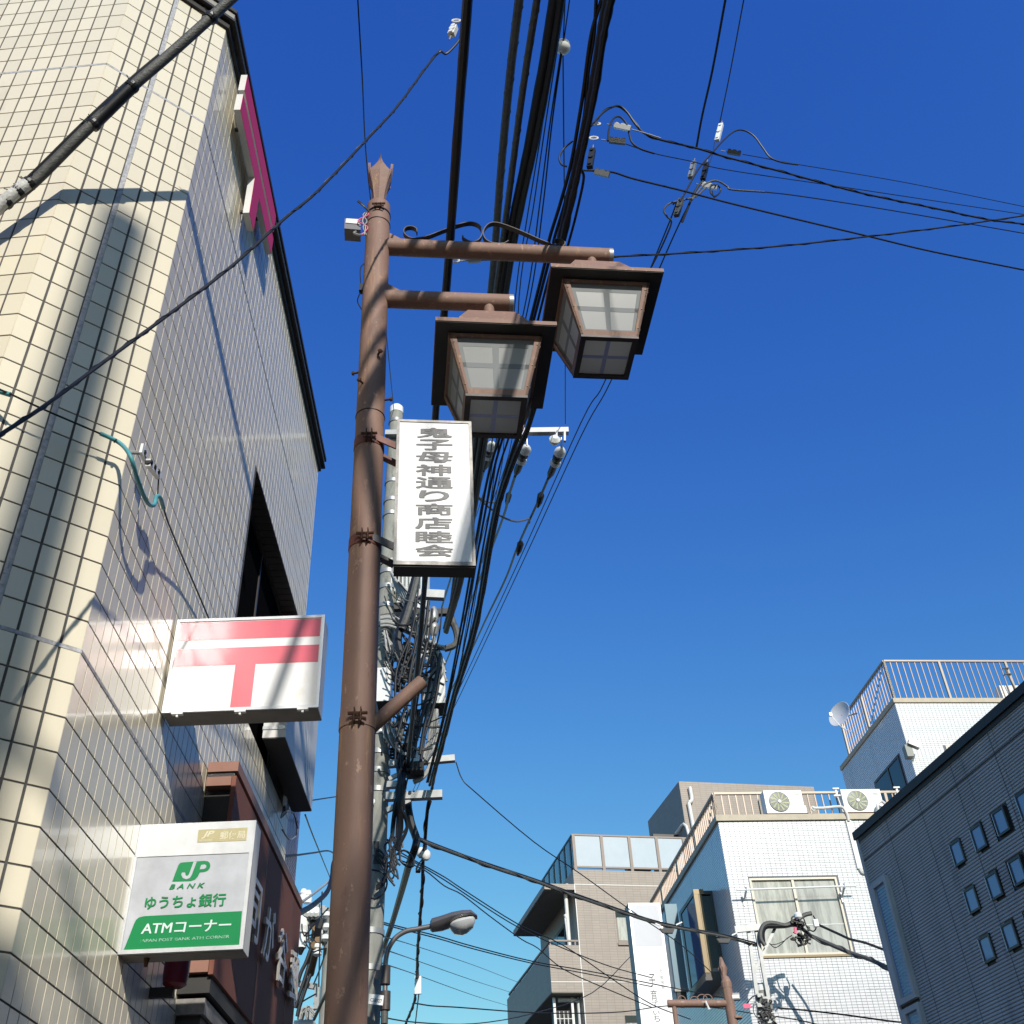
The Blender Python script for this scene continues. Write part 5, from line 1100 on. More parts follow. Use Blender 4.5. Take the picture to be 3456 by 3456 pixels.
for a in ((W_(567, 713)), (W_(882, 707))):
    c = fw_.ony(*a, .08); hk = thing('rail_hanger', 'metal pole hanger clipped on the beige parapet rail, ' + ('between the two air conditioners' if a[0] < 2900 else 'beside the dark roofline'), 'hanger', tuple(fw_.w(*c)))
    MB().cbox(fw_.w(c.x, .05, c.z), .13, .03, .03).cbox(fw_.w(c.x, .05, c.z-.15), .15, .03, .03).cbox(fw_.w(c.x, .06, c.z-.08), .04, .02, .2).bar(fw_.w(c.x, .06, c.z-.16), fw_.w(c.x+.04, .06, c.z-.5), .02, .02).build('hook', M['galv'], hk)
MB().lathe((fw_.ony(*W_(460, 805), .0)).xyz+V((0, .1, 0)), [(.05, 0), (.05, .03)], 12, (0, -1, 0)).build('camera_dome', M['galv'], wb)
# ---------------------------------------------------------------- white tower block
Ot = fw_.w(5.984, 3, 0); tw = thing('white_tower_block', 'taller white tiled block with roof railing rising behind the dark roofline', 'building', tuple(Ot), fw_.yaw, local=True)
ft = Frame(Ot, 4.4); ZTt = 13.60
tx = 5.2; ty = ft.onx(*W_(595, 590), 0).y
MB().box(0, tx, .0, ty, 0, ZTt).build('wall', M['wgrout'], tw)
wwl = ft.ony(*W_(1137, 487), 0)
tilewall(ft, 'y', 0, 0, tx-.5, 10.6, ZTt-.01, .10, .05, .0065, M['wtile'], tw, 1, lambda u, z: wwl.x-.03 < u < wwl.x+1.6 and wwl.z-1.3 < z < wwl.z+.03)
wl_ = ft.onx(*W_(895, 535), 0)
tilewall(ft, 'x', 0, 0, ty, 10.6, ZTt-.01, .10, .05, .0065, M['wtile'], tw, 1, lambda u, z: wl_.y-.05 < u < wl_.y+1.7 and z < wl_.z+.02)
MB().box(-.04, tx, -.04, ty, ZTt, ZTt+.12).build('coping', M['copw'], tw)
railing(tw, [(tx, .1), (.08, .1), (.08, ty*.86)], ZTt+.12, 14.86, M['rail'], M['railtop'], .16)
g_ = MB().box(wwl.x, wwl.x+1.55, -.02, .02, wwl.z-.05, wwl.z).box(wwl.x, wwl.x+.05, -.02, .02, wwl.z-1.2, wwl.z-.05).build('window', M['framelight'], tw); MB().box(wwl.x+.05, wwl.x+1.5, .0, .004, wwl.z-1.2, wwl.z-.05).box(0, 0, 0, 0, 0, 0).build('pane', M['curtain'], g_)
g_ = MB().box(-.03, .01, wl_.y, wl_.y+1.6, wl_.z-.05, wl_.z).box(-.03, .01, wl_.y, wl_.y+.06, wl_.z-2, wl_.z-.05).box(-.03, .01, wl_.y+.7, wl_.y+.76, wl_.z-2, wl_.z-.05).build('window', M['framedark'], tw)
MB().box(-.012, -.004, wl_.y+.06, wl_.y+.7, wl_.z-2, wl_.z-.05).box(-.012, -.004, wl_.y+.76, wl_.y+1.6, wl_.z-2, wl_.z-.05).build('pane', M['glassdark'], g_)
MB().box(tx*.60, tx*.60+.9, .3, .6, ZTt+.12, ZTt+.66).build('rooftop_unit', M['acwhite'], tw)
c = ft.ony(*W_(1447, 90), .1)
hk = thing('rail_hanger', 'metal pole hanger clipped on the tower roof railing at the right', 'hanger', tuple(ft.w(*c)))
MB().cbox(ft.w(c.x, .05, c.z), .16, .03, .03).cbox(ft.w(c.x, .05, c.z-.17), .18, .03, .03).cbox(ft.w(c.x, .06, c.z-.09), .04, .02, .2).bar(ft.w(c.x, .06, c.z-.16), ft.w(c.x+.06, .06, c.z-.7), .02, .02).build('hook', M['darkbox'], hk)
# wall light/camera at its corner
c = ft.onx(*W_(940, 500), -.12); cm = thing('wall_camera', 'small camera on a bracket at the corner of the white tower block', 'camera', tuple(ft.w(*c)))
c2_ = ft.w(c.x, c.y, c.z); MB().cbox(c2_+V((.15, -.1, .05)), .28, .14, .14, Mx.Rotation(.5, 3, 'Y')).build('body', M['galv'], cm); MB().cbox(c2_+V((0, 0, -.1)), .16, .2, .3).build('bracket', M['fangrey'], cm)
# satellite dish
dc = ft.onx(*W_(592, 325), -.45); Dc = ft.w(*dc)
ds = thing('satellite_dish', 'small white satellite dish mounted at the end of the roof railing', 'satellite dish', tuple(Dc))
ax = V((-.80, -.55, .22)).normalized(); R_ = .36
MB().lathe(Dc-ax*.06, [(.02, 0), (R_*.4, .012), (R_*.75, .045), (R_, .09), (R_*1.01, .095), (R_*.99, .10), (R_*.72, .058), (R_*.4, .022), (.02, .01)], 28, ax).sm().build('dish', M['gwhite'], ds)
fe = Dc+ax*.30+V((-.08, .0, -.14)); MB().tube(crom([Dc+V((.05, 0, -R_*.9)), Dc+V((-.05, -.05, -.42)), fe], 4), .014, 6).build('feed_arm', M['porcelain'], ds); MB().cbox(fe, .07, .07, .09).build('receiver', M['porcelain'], ds)
MB().tube([Dc-ax*.05, Dc+V((.22, .05, -.02)), ft.w(.0, dc.y-.1, dc.z-.02)], .02, 8).build('mast', M['galv'], ds)
MB().tube(crom([fe, fe+V((.15, 0, -.3)), fe+V((.4, 0, -.5)), ft.w(.05, dc.y-.1, ZTt+.1)], 5), .007, 6).build('cable', M['porcelain'], ds)
# ---------------------------------------------------------------- dark grey building
Od = atY(2894, 2834, 16.0); fd = Frame(Od, 9.7)
db = thing('dark_building', 'dark grey corrugated building in shade with small square windows at the right', 'building', (Od.x, Od.y, 0), fd.yaw, local=True)
D_ = lambda x, y, v=0.: fd.onx(*W_(x, y), v)
ZD = D_(675, 975).z
MB().box(.006, 9, -11.5, 0, 0, ZD).build('wall', M['sidingflash'], db)
sr = 1.185; wins = []
for (a, b) in ((1165, 1000), (1272, 922), (1385, 845), (1238, 1243), (1350, 1168), (1470, 1090), (1315, 1490), (1435, 1420), (1395, 1740), (1515, 1660)):
    p = D_(a, b); wins.append((p.y, p.z))
ww_, wh_ = .26, .30
cols_ = [sum(w[0] for w in (wins[0], wins[3], wins[6]))/3]
stepy = ((wins[1][0]-wins[0][0])+(wins[2][0]-wins[1][0])+(wins[4][0]-wins[3][0])+(wins[5][0]-wins[4][0]))/4
zr = [sum(w[1] for w in wins[0:3])/3, sum(w[1] for w in wins[3:6])/3, sum(w[1] for w in wins[6:8])/2]
Wn = []
for j in range(3):
    for i in range(5): Wn.append((cols_[0]+i*stepy, zr[j]))
t1, t2 = D_(760, 1225), D_(1005, 1790)
tallY0, tallY1 = -.62, -.10; tallz1 = D_(800, 1190).z; tallz0 = D_(965, 1815).z; lowz1 = D_(975, 1838).z
def blocked(y, z):
    if tallY0-.02 < y < tallY1+.02 and z < tallz1+.02: return True
    for (a, b) in Wn:
        if a-ww_-.02 < y < a+.02 and b-wh_-.02 < z < b+.02: return True
    return False
ribs = MB(); pz = .040; z = ZD-.06
jy = [-.02-.78*i for i in range(12)]; jy2 = D_(885, 900).y
while z > 3.2:
    y = 0.
    while y > -9.5:
        y2 = y-.195
        if not blocked((y+y2)/2, z+pz/2):
            a, b = (y-.004 if any(abs(y-q_) < .1 for q_ in jy) else y), y2
            ribs.add([V((.006, a, z)), V((.006, b, z)), V((-.007, b, z+.007)), V((-.007, a, z+.007)), V((-.007, b, z+pz*.6)), V((-.007, a, z+pz*.6)), V((.004, b, z+pz*.9)), V((.004, a, z+pz*.9))],
                     [(1, 0, 3, 2), (2, 3, 5, 4), (4, 5, 7, 6)])
        y = y2
    z -= pz
ribs.build('siding_rib', M['siding'], db, kind='stuff')
hj = D_(730, 1075).z
MB().box(-.010, -.0075, -9.5, 0, hj-.012, hj+.006).build('joint_strip', M['sidingflash'], db)
for i in range(1, 9): MB().box(-.0085, -.0073, -i*.95-.008, -i*.95, 3.2, ZD-.05).build('joint_strip', M['sidingflash'], db)
MB().box(-.05, 9, -11.5, .03, ZD-.02, ZD+.10).build('coping', M['sidingflash'], db)
MB().box(-.02, .01, -11.5, .02, ZD-.08, ZD-.02).build('coping', M['sidingflash'], db)
MB().box(-.025, .05, -.055, .012, 0, ZD-.03).build('corner_trim', M['siding'], db)
def dwin(y1, z1, wd, hg, tall=False):
    y0, z0 = y1-wd, z1-hg; t = .028
    f = MB().box(-.03, .004, y0, y1, z1-t, z1).box(-.03, .004, y0, y1, z0, z0+t).box(-.03, .004, y0, y0+t, z0+t, z1-t).box(-.03, .004, y1-t, y1, z0+t, z1-t).build('window', M['framedark'], db)
    MB().box(-.018, -.008, y0+t, y1-t, z0+t, z1-t).build('pane', M['frost'] if False else M['skyglass'], f)
    MB().box(-.033, -.031, y1-.012, y1-.002, z0+.01, z1-.01).build('frame_edge', M['alu'], f)
M['skyglass'] = mat('pale_blind_window', (.24, .33, .50), .06, spec=.8)
for (a, b) in Wn: dwin(a, b, ww_, wh_)
def tallwin(z1, z0):
    y0, y1 = tallY0, tallY1
    f = MB().box(-.07, .004, y0, y1, z1-.07, z1).box(-.07, .004, y0, y1, z0, z0+.07).box(-.07, .004, y0, y0+.07, z0+.07, z1-.07).box(-.07, .004, y1-.12, y1, z0+.07, z1-.07).build('window', M['siding'], db)
    MB().box(-.03, -.022, y0+.07, y1-.12, z0+.07, z1-.07).build('pane', M['skyglass'], f)
    n = int((z1-z0-.16)/.045)
    for i in range(n):
        zz = z0+.09+i*.045; MB().add([V((-.036, y0+.09, zz)), V((-.036, y1-.16, zz)), V((-.033, y1-.16, zz+.030)), V((-.033, y0+.09, zz+.030))], [(0, 1, 2, 3), (3, 2, 1, 0)]).build('blind_slat', M['blindslat'], f)
M['blindslat'] = mat('pale_blind_slat', (.60, .76, .80), .5)
tallwin(tallz1, tallz0); tallwin(lowz1, lowz1-1.6)
# ---------------------------------------------------------------- taupe apartment building
Ob = atY(1933, 2931, 33.0); fb2 = Frame(Ob, 10.9)
ab = thing('apartment_building', 'taupe tiled apartment building with balcony, canopy and frosted glass roof rail', 'building', (Ob.x, Ob.y, 0), fb2.yaw, local=True)
ZB = 12.87
MB().box(0, 7.6, 0, 4.86, 0, ZB).build('wall', M['browntile'], ab)
# openings on the side wall and front windows
MB().box(-.95, 0, 0, 4.8, 12.25, 12.42).build('canopy', M['browntile'], ab); MB().box(-.93, 0, .12, 4.78, 12.235, 12.249).build('soffit', M['soffit'], ab)
bal = MB(); bal.box(-.93, -.80, 0, 6.4, 9.28, 10.6); bal.box(-.80, 0, 0, .13, 9.28, 10.6); bal.box(-.80, 0, .13, 6.4, 9.28, 9.45); bb = bal.build('balcony', M['browntile'], ab)
MB().box(-.92, 0, .01, 6.39, 9.262, 9.279).build('soffit', M['soffit'], bb)
for a in ((-.865, .065, -.865, 6.3), (-.865, .065, 0, .065)): MB().bar((a[0], a[1], 10.74), (a[2], a[3], 10.74), .06, .05).build('handrail', M['taupe'], bb)
for y in (.065, 1.1, 2.2, 3.3, 4.4, 5.5, 6.2): MB().box(-.885, -.845, y-.02, y+.02, 10.6, 10.72).build('rail_post', M['taupe'], bb)
MB().box(-.12, -.08, .04, .08, 10.6, 10.72).build('rail_post', M['taupe'], bb)
sd = MB().box(-.03, 0.0, 1.4, 3.4, 10.0, 11.65).build('window', M['framedark'], ab); MB().box(-.036, -.031, 1.5, 2.35, 10.0, 11.55).box(-.036, -.031, 2.45, 3.3, 10.0, 11.55).build('pane', M['glassdark'], sd)
MB().tube([(-.2, .35, 10.3), (-.2, .35, 12.24)], .06, 10).sm().build('downpipe', M['alupaint'], ab)
MB().tube([(-.2, .35, 11.45), (-.28, .35, 11.6)], .05, 8).tube([(-.27, .35, 11.5), (-.22, .35, 10.5)], .03, 8).build('downpipe', M['alupaint'], ab)
MB().tube([(-.15, .3, 12.42), (-.15, .3, 12.52)], .05, 10).build('vent', M['porcelain'], ab)
for z, a, b in ((12.41, -.94, 7.6), (9.56, -.93, 7.6)): MB().box(a if z < 12 else 0, b, -.004, 0, z, z+.02).build('caulk_strip', M['alupaint'], ab)
MB().box(.0, .025, -.004, 0, 5, 12.41).build('caulk_strip', M['alupaint'], ab)
def bwin(px0, py0, px1, py1):
    a, b = fb2.ony(*B_(px0, py0), 0), fb2.ony(*B_(px1, py1), 0)
    f = MB().box(a.x, a.x+.85, -.012, .01, b.z, a.z).build('window', M['taupe'], ab); MB().box(a.x+.03, a.x+.82, -.02, -.012, b.z+.06, a.z-.2).build('pane', M['curtain'], f); MB().box(a.x, a.x+.85, -.02, -.012, a.z-.2, a.z).build('painted_shadow', M['glassdark'], f)  # dark top strip paints the shadow at the window head
    MB().box(a.x-.02, a.x+.87, -.05, -.02, b.z-.08, b.z).build('sill', M['taupe'], f)
bwin(655, 1345, 735, 1510); bwin(705, 1888, 760, 2060)
# roof rail with frosted glass
rz0, rz1 = 12.95, 13.98
rr_ = MB().box(.05, 3.9, .02, .08, rz1, rz1+.05).box(.05, 3.9, .02, .08, rz0, rz0+.05).build('roof_rail', M['taupe'], ab)
for i in range(5): x = .06+i*.925; MB().box(x, x+.09, .01, .09, rz0-.08, rz1).build('rail_post', M['taupe'], rr_)
for i in range(4): x = .06+i*.925; MB().box(x+.10, x+.915, .04, .052, rz0+.06, rz1-.01).build('glass_panel', M['frost'], rr_)
sr_ = MB().box(.05, .11, .08, 4.4, rz1, rz1+.05).build('roof_rail', M['framedark'], ab)
for i in range(6): y = .75*i+.3; MB().box(.05, .11, y, y+.07, rz0-.5, rz1).build('rail_post', M['framedark'], sr_)
for i in range(6): y = .75*i-.35; MB().box(.07, .08, max(.09, y+.07), y+.64, rz0-.4, rz1-.01).build('glass_panel', M['tealglass'], sr_)
# penthouse
pa = fb2.ony(*B_(985, 672), 1.2); MB().box(pa.x, 9.5, 1.2, 4.85, ZB, pa.z).build('penthouse', M['browntile'], ab)
pd = fb2.ony(*B_(1048, 730), 1.1); MB().tube(crom([(pd.x, 1.12, pd.z+.2), (pd.x, 1.12, pd.z-.25), (pd.x-.12, 1.12, pd.z-.38), (pd.x-.12, 1.12, pd.z-.6), (pd.x-.02, 1.12, ZB)], 4), .07, 10).sm().build('downpipe', M['alupaint'], ab)
MB().box(pa.x-.9, pa.x, 2.0, 5.5, pa.z-1.75, pa.z-1.60).build('canopy', M['framedark'], ab)
MB().tube(crom([(pa.x-.1, 1.9, pa.z-1.6), (pa.x+.02, 1.15, pa.z-1.65), (pa.x+.06, 1.14, ZB)], 4), .05, 8).build('downpipe', M['alupaint'], ab)
# hanging outdoor unit under the balcony
hu = thing('hanging_unit', 'outdoor unit in a white pipe frame hung under the taupe balcony', 'air conditioner', tuple(fb2.w(-.5, .4, 8.6)), fb2.yaw, local=True)
MB().box(-.28, .22, .1, .4, -.28, .3).build('casing', M['darkbox'], hu)
for x in (-.32, .22): MB().box(x, x+.07, -.05, .02, -.35, .62).build('hanger', M['porcelain'], hu)
for z in (-.38, -.26): MB().tube([(-.42, -.08, z), (.38, -.08, z)], .03, 8).build('rail', M['porcelain'], hu)
for x in (-.15, -.02, .1): MB().tube([(x, -.04, -.3), (x, -.04, .25)], .012, 6).build('grille_bar', M['porcelain'], hu)
MB().tube([(-.3, -.04, .05), (.25, -.04, .05)], .012, 6).build('grille_bar', M['porcelain'], hu)
MB().tube(crom([(-.15, 0, .56), (.3, 0, .56), (.43, 0, .53), (.46, 0, .42), (.46, 0, -1.5)], 5), .06, 10).sm().build('downpipe', M['alupaint'], hu)
# ---------------------------------------------------------------- tall vertical shop sign between the buildings
vs_y = 22.6
Ov = atY(2120, 3048, vs_y); fv = Frame(Ov, 7)
vs = thing('vertical_shop_sign', 'tall white vertical shop sign with brushed black writing beside the taupe building', 'sign', (Ov.x, Ov.y, 0), fv.yaw, local=True)
vr = fv.ony(2226, 3038, 0).x; vt = fv.ony(2120, 3048, 0).z; vm = fv.ony(*B_(770, 1540), 0).z
MB().box(0, vr, .02, .35, 3, vt).build('casing', M['aludirty'], vs)
f = MB(); f.box(0, vr, 0, .02, vt-.05, vt).box(0, .05, 0, .02, 3, vt-.05).box(vr-.05, vr, 0, .02, 3, vt-.05).box(.05, vr-.05, 0, .02, vm-.02, vm+.03); f.build('frame', M['alu'], vs)
MB().box(.05, vr-.05, .005, .02, vm+.03, vt-.05).build('upper_face', M['gwhite'], vs); MB().box(.05, vr-.05, .005, .02, 3, vm-.02).build('face', M['white'], vs)
vw = lambda a, b: fv.ony(2080+a*.2361, 3000+b*.2361, .003)
def vtext(body, x0, y0, x1, y1, m=None):
    a, b, c = vw(x0, y1), vw(x1, y1), vw(x0, y0)
    fit_text(body, V((a.x, .0045, a.z)), V((b.x, .0045, a.z)), V((a.x, .0045, c.z)), (0, -1, 0), 'brush_character', M['blackc'], vs)
for ch, b0, b1 in (('子', 1215, 1395), ('育', 1445, 1600), ('て', 1610, 1690), ('い', 1740, 1800), ('ち', 1810, 1900)): vtext(ch, 480+(b0-1215)*.1, b0, 570+(b0-1215)*.1, b1)
for ch, b0, b1 in (('元', 1150, 1200), ('祖', 1240, 1290), ('名', 1310, 1360), ('物', 1370, 1440)): vtext(ch, 618+(b0-1150)*.15, b0, 660+(b0-1150)*.15, b1)
for t, zz in ((0, 0),): 
    p0_, p1_ = fv.ony(*B_(905, 1400), -.25), fv.ony(*B_(985, 1745), -.25)
ps2 = thing('blue_panel_sign', 'narrow pale blue metal panel right of the tall white shop sign', 'panel', tuple(fv.w(vr+.1, .1, 6)), fv.yaw, local=True)
q0 = fv.ony(*B_(905, 1395), 0); q1 = fv.ony(*B_(950, 1745), 0); q2 = fv.ony(*B_(985, 1740), 0)
wv_ = q2.x-q1.x; MB().box(.0, wv_+.12, -.08, .0, q1.z-6, q0.z-6+.35).build('face', M['panelblue'], ps2); MB().box(-.02, wv_+.13, -.085, .01, q1.z-6.06, q1.z-6).build('thin_strip', M['aludirty'], ps2); MB().box(.02, wv_+.08, -.06, .0, q1.z-6.25, q1.z-6.06).build('base', M['darkbox'], ps2)
# ---------------------------------------------------------------- bracket pole in front of the white building
BYp = 19.55
bpole = thing('bracket_pole', 'concrete pole top carrying twin steel channels and a bracket arm before the white building', 'utility pole', tuple(atY(2590, 3500, BYp).xy)+(0,))
Q = lambda a, b, d=0.: atY(2500+a*.2878, 2900+b*.2878, BYp+d)
top = Q(240, 1530); MB().tube([V((top.x+.03, BYp+.05, 0)), V((top.x+.03, BYp+.05, top.z))], [.16, .125], 16).sm().build('pole', M['concrete'], bpole)
MB().lathe(V((top.x+.03, BYp+.05, top.z-.02)), [(.127, 0), (.127, .08), (.1, .1)], 16).build('cap', M['porcelain'], bpole)
for (a, b, c, d) in ((90, 850, 225, 1880), (180, 830, 335, 1700)): MB().bar(Q(a, b, -.1), Q(c, d, -.1), .075, .06, (1, 0, 0)).build('channel', M['galv'], bpole)
MB().bar(Q(-70, 825, -.15), Q(235, 795, -.15), .05, .11).build('bracket_arm', M['galv'], bpole)
MB().bar(Q(410, 790, -.1), Q(155, 1330, -.1), .04, .05).build('brace', M['galv'], bpole)
rb2 = random.Random(5)
def qt(pts, r, m, n, d=-.2, par=bpole): return MB().tube(crom([Q(a, b, d) for a, b in pts], 5), r, 7).sm().build(n, m, par)
qt([(285, 1010), (240, 940), (235, 850), (265, 780), (320, 750), (400, 750), (520, 775), (600, 745), (690, 690), (760, 650), (830, 635)], .040, M['greyc'], 'cable'); qt([(270, 985), (262, 860), (300, 795), (400, 790), (520, 785), (600, 770), (680, 780), (740, 830), (830, 905)], .035, M['blackc'], 'cable')
for k in range(26):
    a = (rb2.uniform(640, 800), rb2.uniform(650, 960)); s_ = (rb2.uniform(-60, 60), rb2.uniform(-40, 60))
    qt([a, (a[0]+s_[0], a[1]+s_[1]*.3), (a[0]+s_[0]*.7+rb2.uniform(-20, 30), a[1]+s_[1]), (a[0]+rb2.uniform(-30, 50), a[1]+s_[1]*1.3)], .014+.010*(k % 3 == 0), M['blackc'], 'wire_loop', -.25-.01*k/3)
qt([(610, 910), (640, 960), (680, 1000), (760, 1000), (795, 940), (780, 900)], .010, M['black'], 'wire_loop'); qt([(740, 700), (780, 800), (850, 845), (885, 800), (890, 740), (850, 660)], .012, M['black'], 'wire_loop')
qt([(335, 985), (400, 1035), (470, 1000), (540, 930), (600, 895)], .008, M['black'], 'wire_loop'); qt([(345, 1000), (420, 995), (500, 960), (600, 890)], .007, M['black'], 'wire_loop')
MB().bar(Q(640, 800, -.3), Q(640, 870, -.3), .04, .04, (1, 0, 0)).build('red_tape', M['pinkflag'], bpole)
MB().lathe(Q(672, 665, -.3)-V((0, 0, .06)), [(.04, 0), (.07, .03), (.07, .09), (.04, .12)], 12).sm().build('white_cap', M['porcelain'], bpole); MB().cbox(Q(880, 750, -.3), .08, .08, .12).build('white_cap', M['porcelain'], bpole)
for k in range(30):
    a = (rb2.uniform(215, 380), rb2.uniform(1590, 1930)); qt([a, (a[0]+rb2.uniform(-50, 50), a[1]+rb2.uniform(-10, 30)), (a[0]+rb2.uniform(-60, 60), a[1]+rb2.uniform(20, 60))], .013, M['greyc' if k % 3 == 0 else 'blackc'], 'wire_loop', -.25)
for k in range(9): MB().cbox(Q(225+15*(k % 3)*4, 1600+k*38, -.18), .10, .08, .06).build('clamp', M['galv'], bpole)
qt([(70, 1690), (130, 1620), (180, 1600), (230, 1640)], .010, M['black'], 'wire_loop'); qt([(150, 1700), (150, 1790), (190, 1860)], .008, M['black'], 'wire_loop')
single('pink_tag', MB().cbox(Q(72, 1722, -.3), .13, .02, .07), M['pinkflag'], 'small pink tag on a wire left of the bracket pole', 'tag')
pcable('service_cable', 'black cable from the bracket clutter falling right to the dark building, the upper one', [(2762, 3121, 19.4), (2830, 3152, 19.2), (2870, 3170, 19), (2920, 3182, 18.6), (2990, 3208, 18)], .022, M['blackc'])
pcable('service_cable', 'thick cable from the bracket clutter falling right to the dark building, the lower one', [(2740, 3160, 19.4), (2795, 3184, 19.2), (2870, 3216, 18.9), (2930, 3236, 18.5), (3005, 3270, 18)], .036, M['greyc'], wrap=8)
pcable('service_cable', 'thin black cable low across the white tiles to the right', [(2625, 3402, 19.4), (2720, 3410, 19.2), (2850, 3425, 18.9), (3010, 3447, 18.4), (3060, 3450, 18)], .014, M['blackc'])
pcable('service_cable', 'thinnest line low across the white tiles', [(2610, 3430, 19.4), (2680, 3440, 19.2), (2780, 3462, 18.8)], .010, M['black'])
for i, (px_, py_, lb) in enumerate(((2250, 3138, 'black splice box on the sagging cable before the shop sign'), (2440, 3172, 'black splice box on the sagging cable before the bay window'))):
    a = atY(px_, py_, 17.4+i*1.3); t = thing('splice_box', lb, 'splice box', tuple(a)); MB().loft([[a+V((-.07, -.03, -.05)), a+V((.09, -.03, -.06)), a+V((.09, .03, -.06)), a+V((-.07, .03, -.05))], [a+V((-.11, -.03, .02)), a+V((.13, -.03, .01)), a+V((.13, .03, .01)), a+V((-.11, .03, .02))]]).build('body', M['blackc'], t)
    MB().bar(a+V((-.1, -.06, .05)), a+V((-.3, -.06, .14)), .02, .02).bar(a+V((.15, -.06, .05)), a+V((.25, -.06, .09)), .02, .02).build('hanger', M['porcelain'], t)
# ---------------------------------------------------------------- second brown lamp post, far
LYd = 17.0
G_ = lambda a, b, d=0.: atY(2080+a*.2361, 3000+b*.2361, LYd+d)
l2 = thing('lamp_post', 'distant brown lamp post with spiked top before the white building side', 'lamp post', tuple(G_(1650, 1900).xy)+(0,))
tp_ = G_(1580, 1400); bt_ = G_(1640, 1932)
MB().tube([V((bt_.x+.05, LYd, 0)), V((tp_.x, LYd, tp_.z))], [.10, .075], 16).sm().build('pole', M['brown'], l2)
MB().lathe(V((tp_.x, LYd, tp_.z-.02)), [(.08, 0), (.08, .08), (.05, .16)], 16).build('pole_cap', M['brown'], l2)
fn = MB(); c = V((tp_.x-.02, LYd, tp_.z+.07))
for s in range(4):
    Rz = Mx.Rotation(math.radians(20+90*s), 3, 'Z'); secs = []
    for z, d, hw in ((0, .03, .03), (.10, .03, .034), (.20, .038, .060), (.25, .034, .030), (.36, .006, .004)):
        secs.append([c+V((0, 0, z))+Rz @ V(p) for p in ((-hw, -d, 0), (0, -d-.012, 0), (hw, -d, 0), (hw, -d+.006, 0), (0, -d-.006, 0), (-hw, -d+.006, 0))])
    fn.loft(secs)
fn.build('finial', M['brown'], l2)
aa = G_(1590, 1640); ab_ = G_(735, 1640)
MB().tube([aa, ab_], .055, 14).sm().build('arm', M['brown'], l2)
for t in (.13, .38, .73): MB().lathe(aa.lerp(ab_, t), [(.0585, 0), (.0585, .05)], 14, (ab_-aa)).build('arm_band', M['brownrust'], l2)
st = G_(822, 1660); MB().tube([st, st-V((0, 0, .4))], .035, 10).build('lantern_stem', M['brown'], l2)
hc = st-V((0, 0, .36)); MB().loft([[hc+V((x*.19, y*.19, -.22)) for x, y in ((-1, -1), (1, -1), (1, 1), (-1, 1))], [hc+V((x*.19, y*.19, 0)) for x, y in ((-1, -1), (1, -1), (1, 1), (-1, 1))]]).build('lantern_cap', M['brown'], l2)
MB().loft([[hc+V((x*.36, y*.36, -.42)) for x, y in ((-1, -1), (1, -1), (1, 1), (-1, 1))], [hc+V((x*.19, y*.19, -.225)) for x, y in ((-1, -1), (1, -1), (1, 1), (-1, 1))]]).build('lantern_roof', M['brown'], l2)
sw = MB()
for k, (a0, b0, r0) in enumerate(((935, 1590, .06), (1120, 1610, .07), (1230, 1590, .08), (1310, 1580, .07))): 
    cc_ = G_(a0, b0); sw.tube([cc_+V((r0*math.cos(t*.5), 0, r0*math.sin(t*.5))) for t in range(10)], .008, 5)
sw.build('scrollwork', M['brown'], l2)
MB().lathe(V((tp_.x+.07, LYd, tp_.z-.45)), [(.09, 0), (.09, .03)], 14).build('band', M['brownrust'], l2)
fl2 = thing('floodlight', 'tiny grey floodlight fixed beside the distant lamp post', 'light', tuple(G_(1680, 1540))); MB().cbox(G_(1680, 1545), .16, .1, .09).build('housing', M['lampgrey'], fl2); MB().cbox(G_(1680, 1553)+V((0, -.055, 0)), .14, .008, .05).build('lens', M['porcelain'], fl2)
single('rag', MB().tube(crom([G_(1275, 1600, -.1), G_(1290, 1640, -.1), G_(1310, 1680, -.1), G_(1325, 1725, -.1)], 4), .014, 6).tube([G_(1318, 1700, -.1), G_(1340, 1722, -.1)], .012, 5), M['porcelain'], 'white string tied round the distant lamp post arm', 'string')
# ---------------------------------------------------------------- far utility pole at the lower left
FY = 26.0
Lf = lambda a, b, d=0.: atY(980+a*.2361, 3000+b*.2361, FY+d)
fp = thing('utility_pole', 'distant utility pole with white switch gear between the fascia and the brown post', 'utility pole', tuple(Lf(470, 1900).xy)+(0,))
pb_ = Lf(470, 600); MB().tube([V((pb_.x+.12, FY+.3, 0)), V((pb_.x+.12, FY+.3, Lf(0, 250).z))], [.19, .13], 16).sm().build('pole', M['concrete'], fp)
MB().bar(Lf(320, 230), Lf(500, 275), .09, .09).build('frame_bar', M['galv'], fp); MB().bar(Lf(495, 270), Lf(460, 800), .11, .11, (1, 0, 0)).build('frame_bar', M['galv'], fp)
MB().bar(Lf(140, 700), Lf(450, 775), .11, .10).build('cross_arm', M['galv'], fp); MB().bar(Lf(90, 1350), Lf(400, 1405), .11, .12).build('cross_arm', M['galv'], fp); MB().bar(Lf(390, 1390), Lf(370, 1720), .12, .12, (1, 0, 0)).build('frame_bar', M['galv'], fp)
g8 = [Lf(150, 300), Lf(400, 320), Lf(400, 440), Lf(190, 450)]
swc = MB().loft([[p for p in g8], [p+V((0, .7, 0)) for p in g8]]).build('switch_box', M['boxwhite'], fp)
MB().loft([[Lf(190, 452), Lf(395, 442), Lf(350, 480), Lf(265, 510)], [Lf(190, 452, .6), Lf(395, 442, .6), Lf(350, 480, .5), Lf(265, 510, .5)]]).build('underside', M['darkbox'], swc)
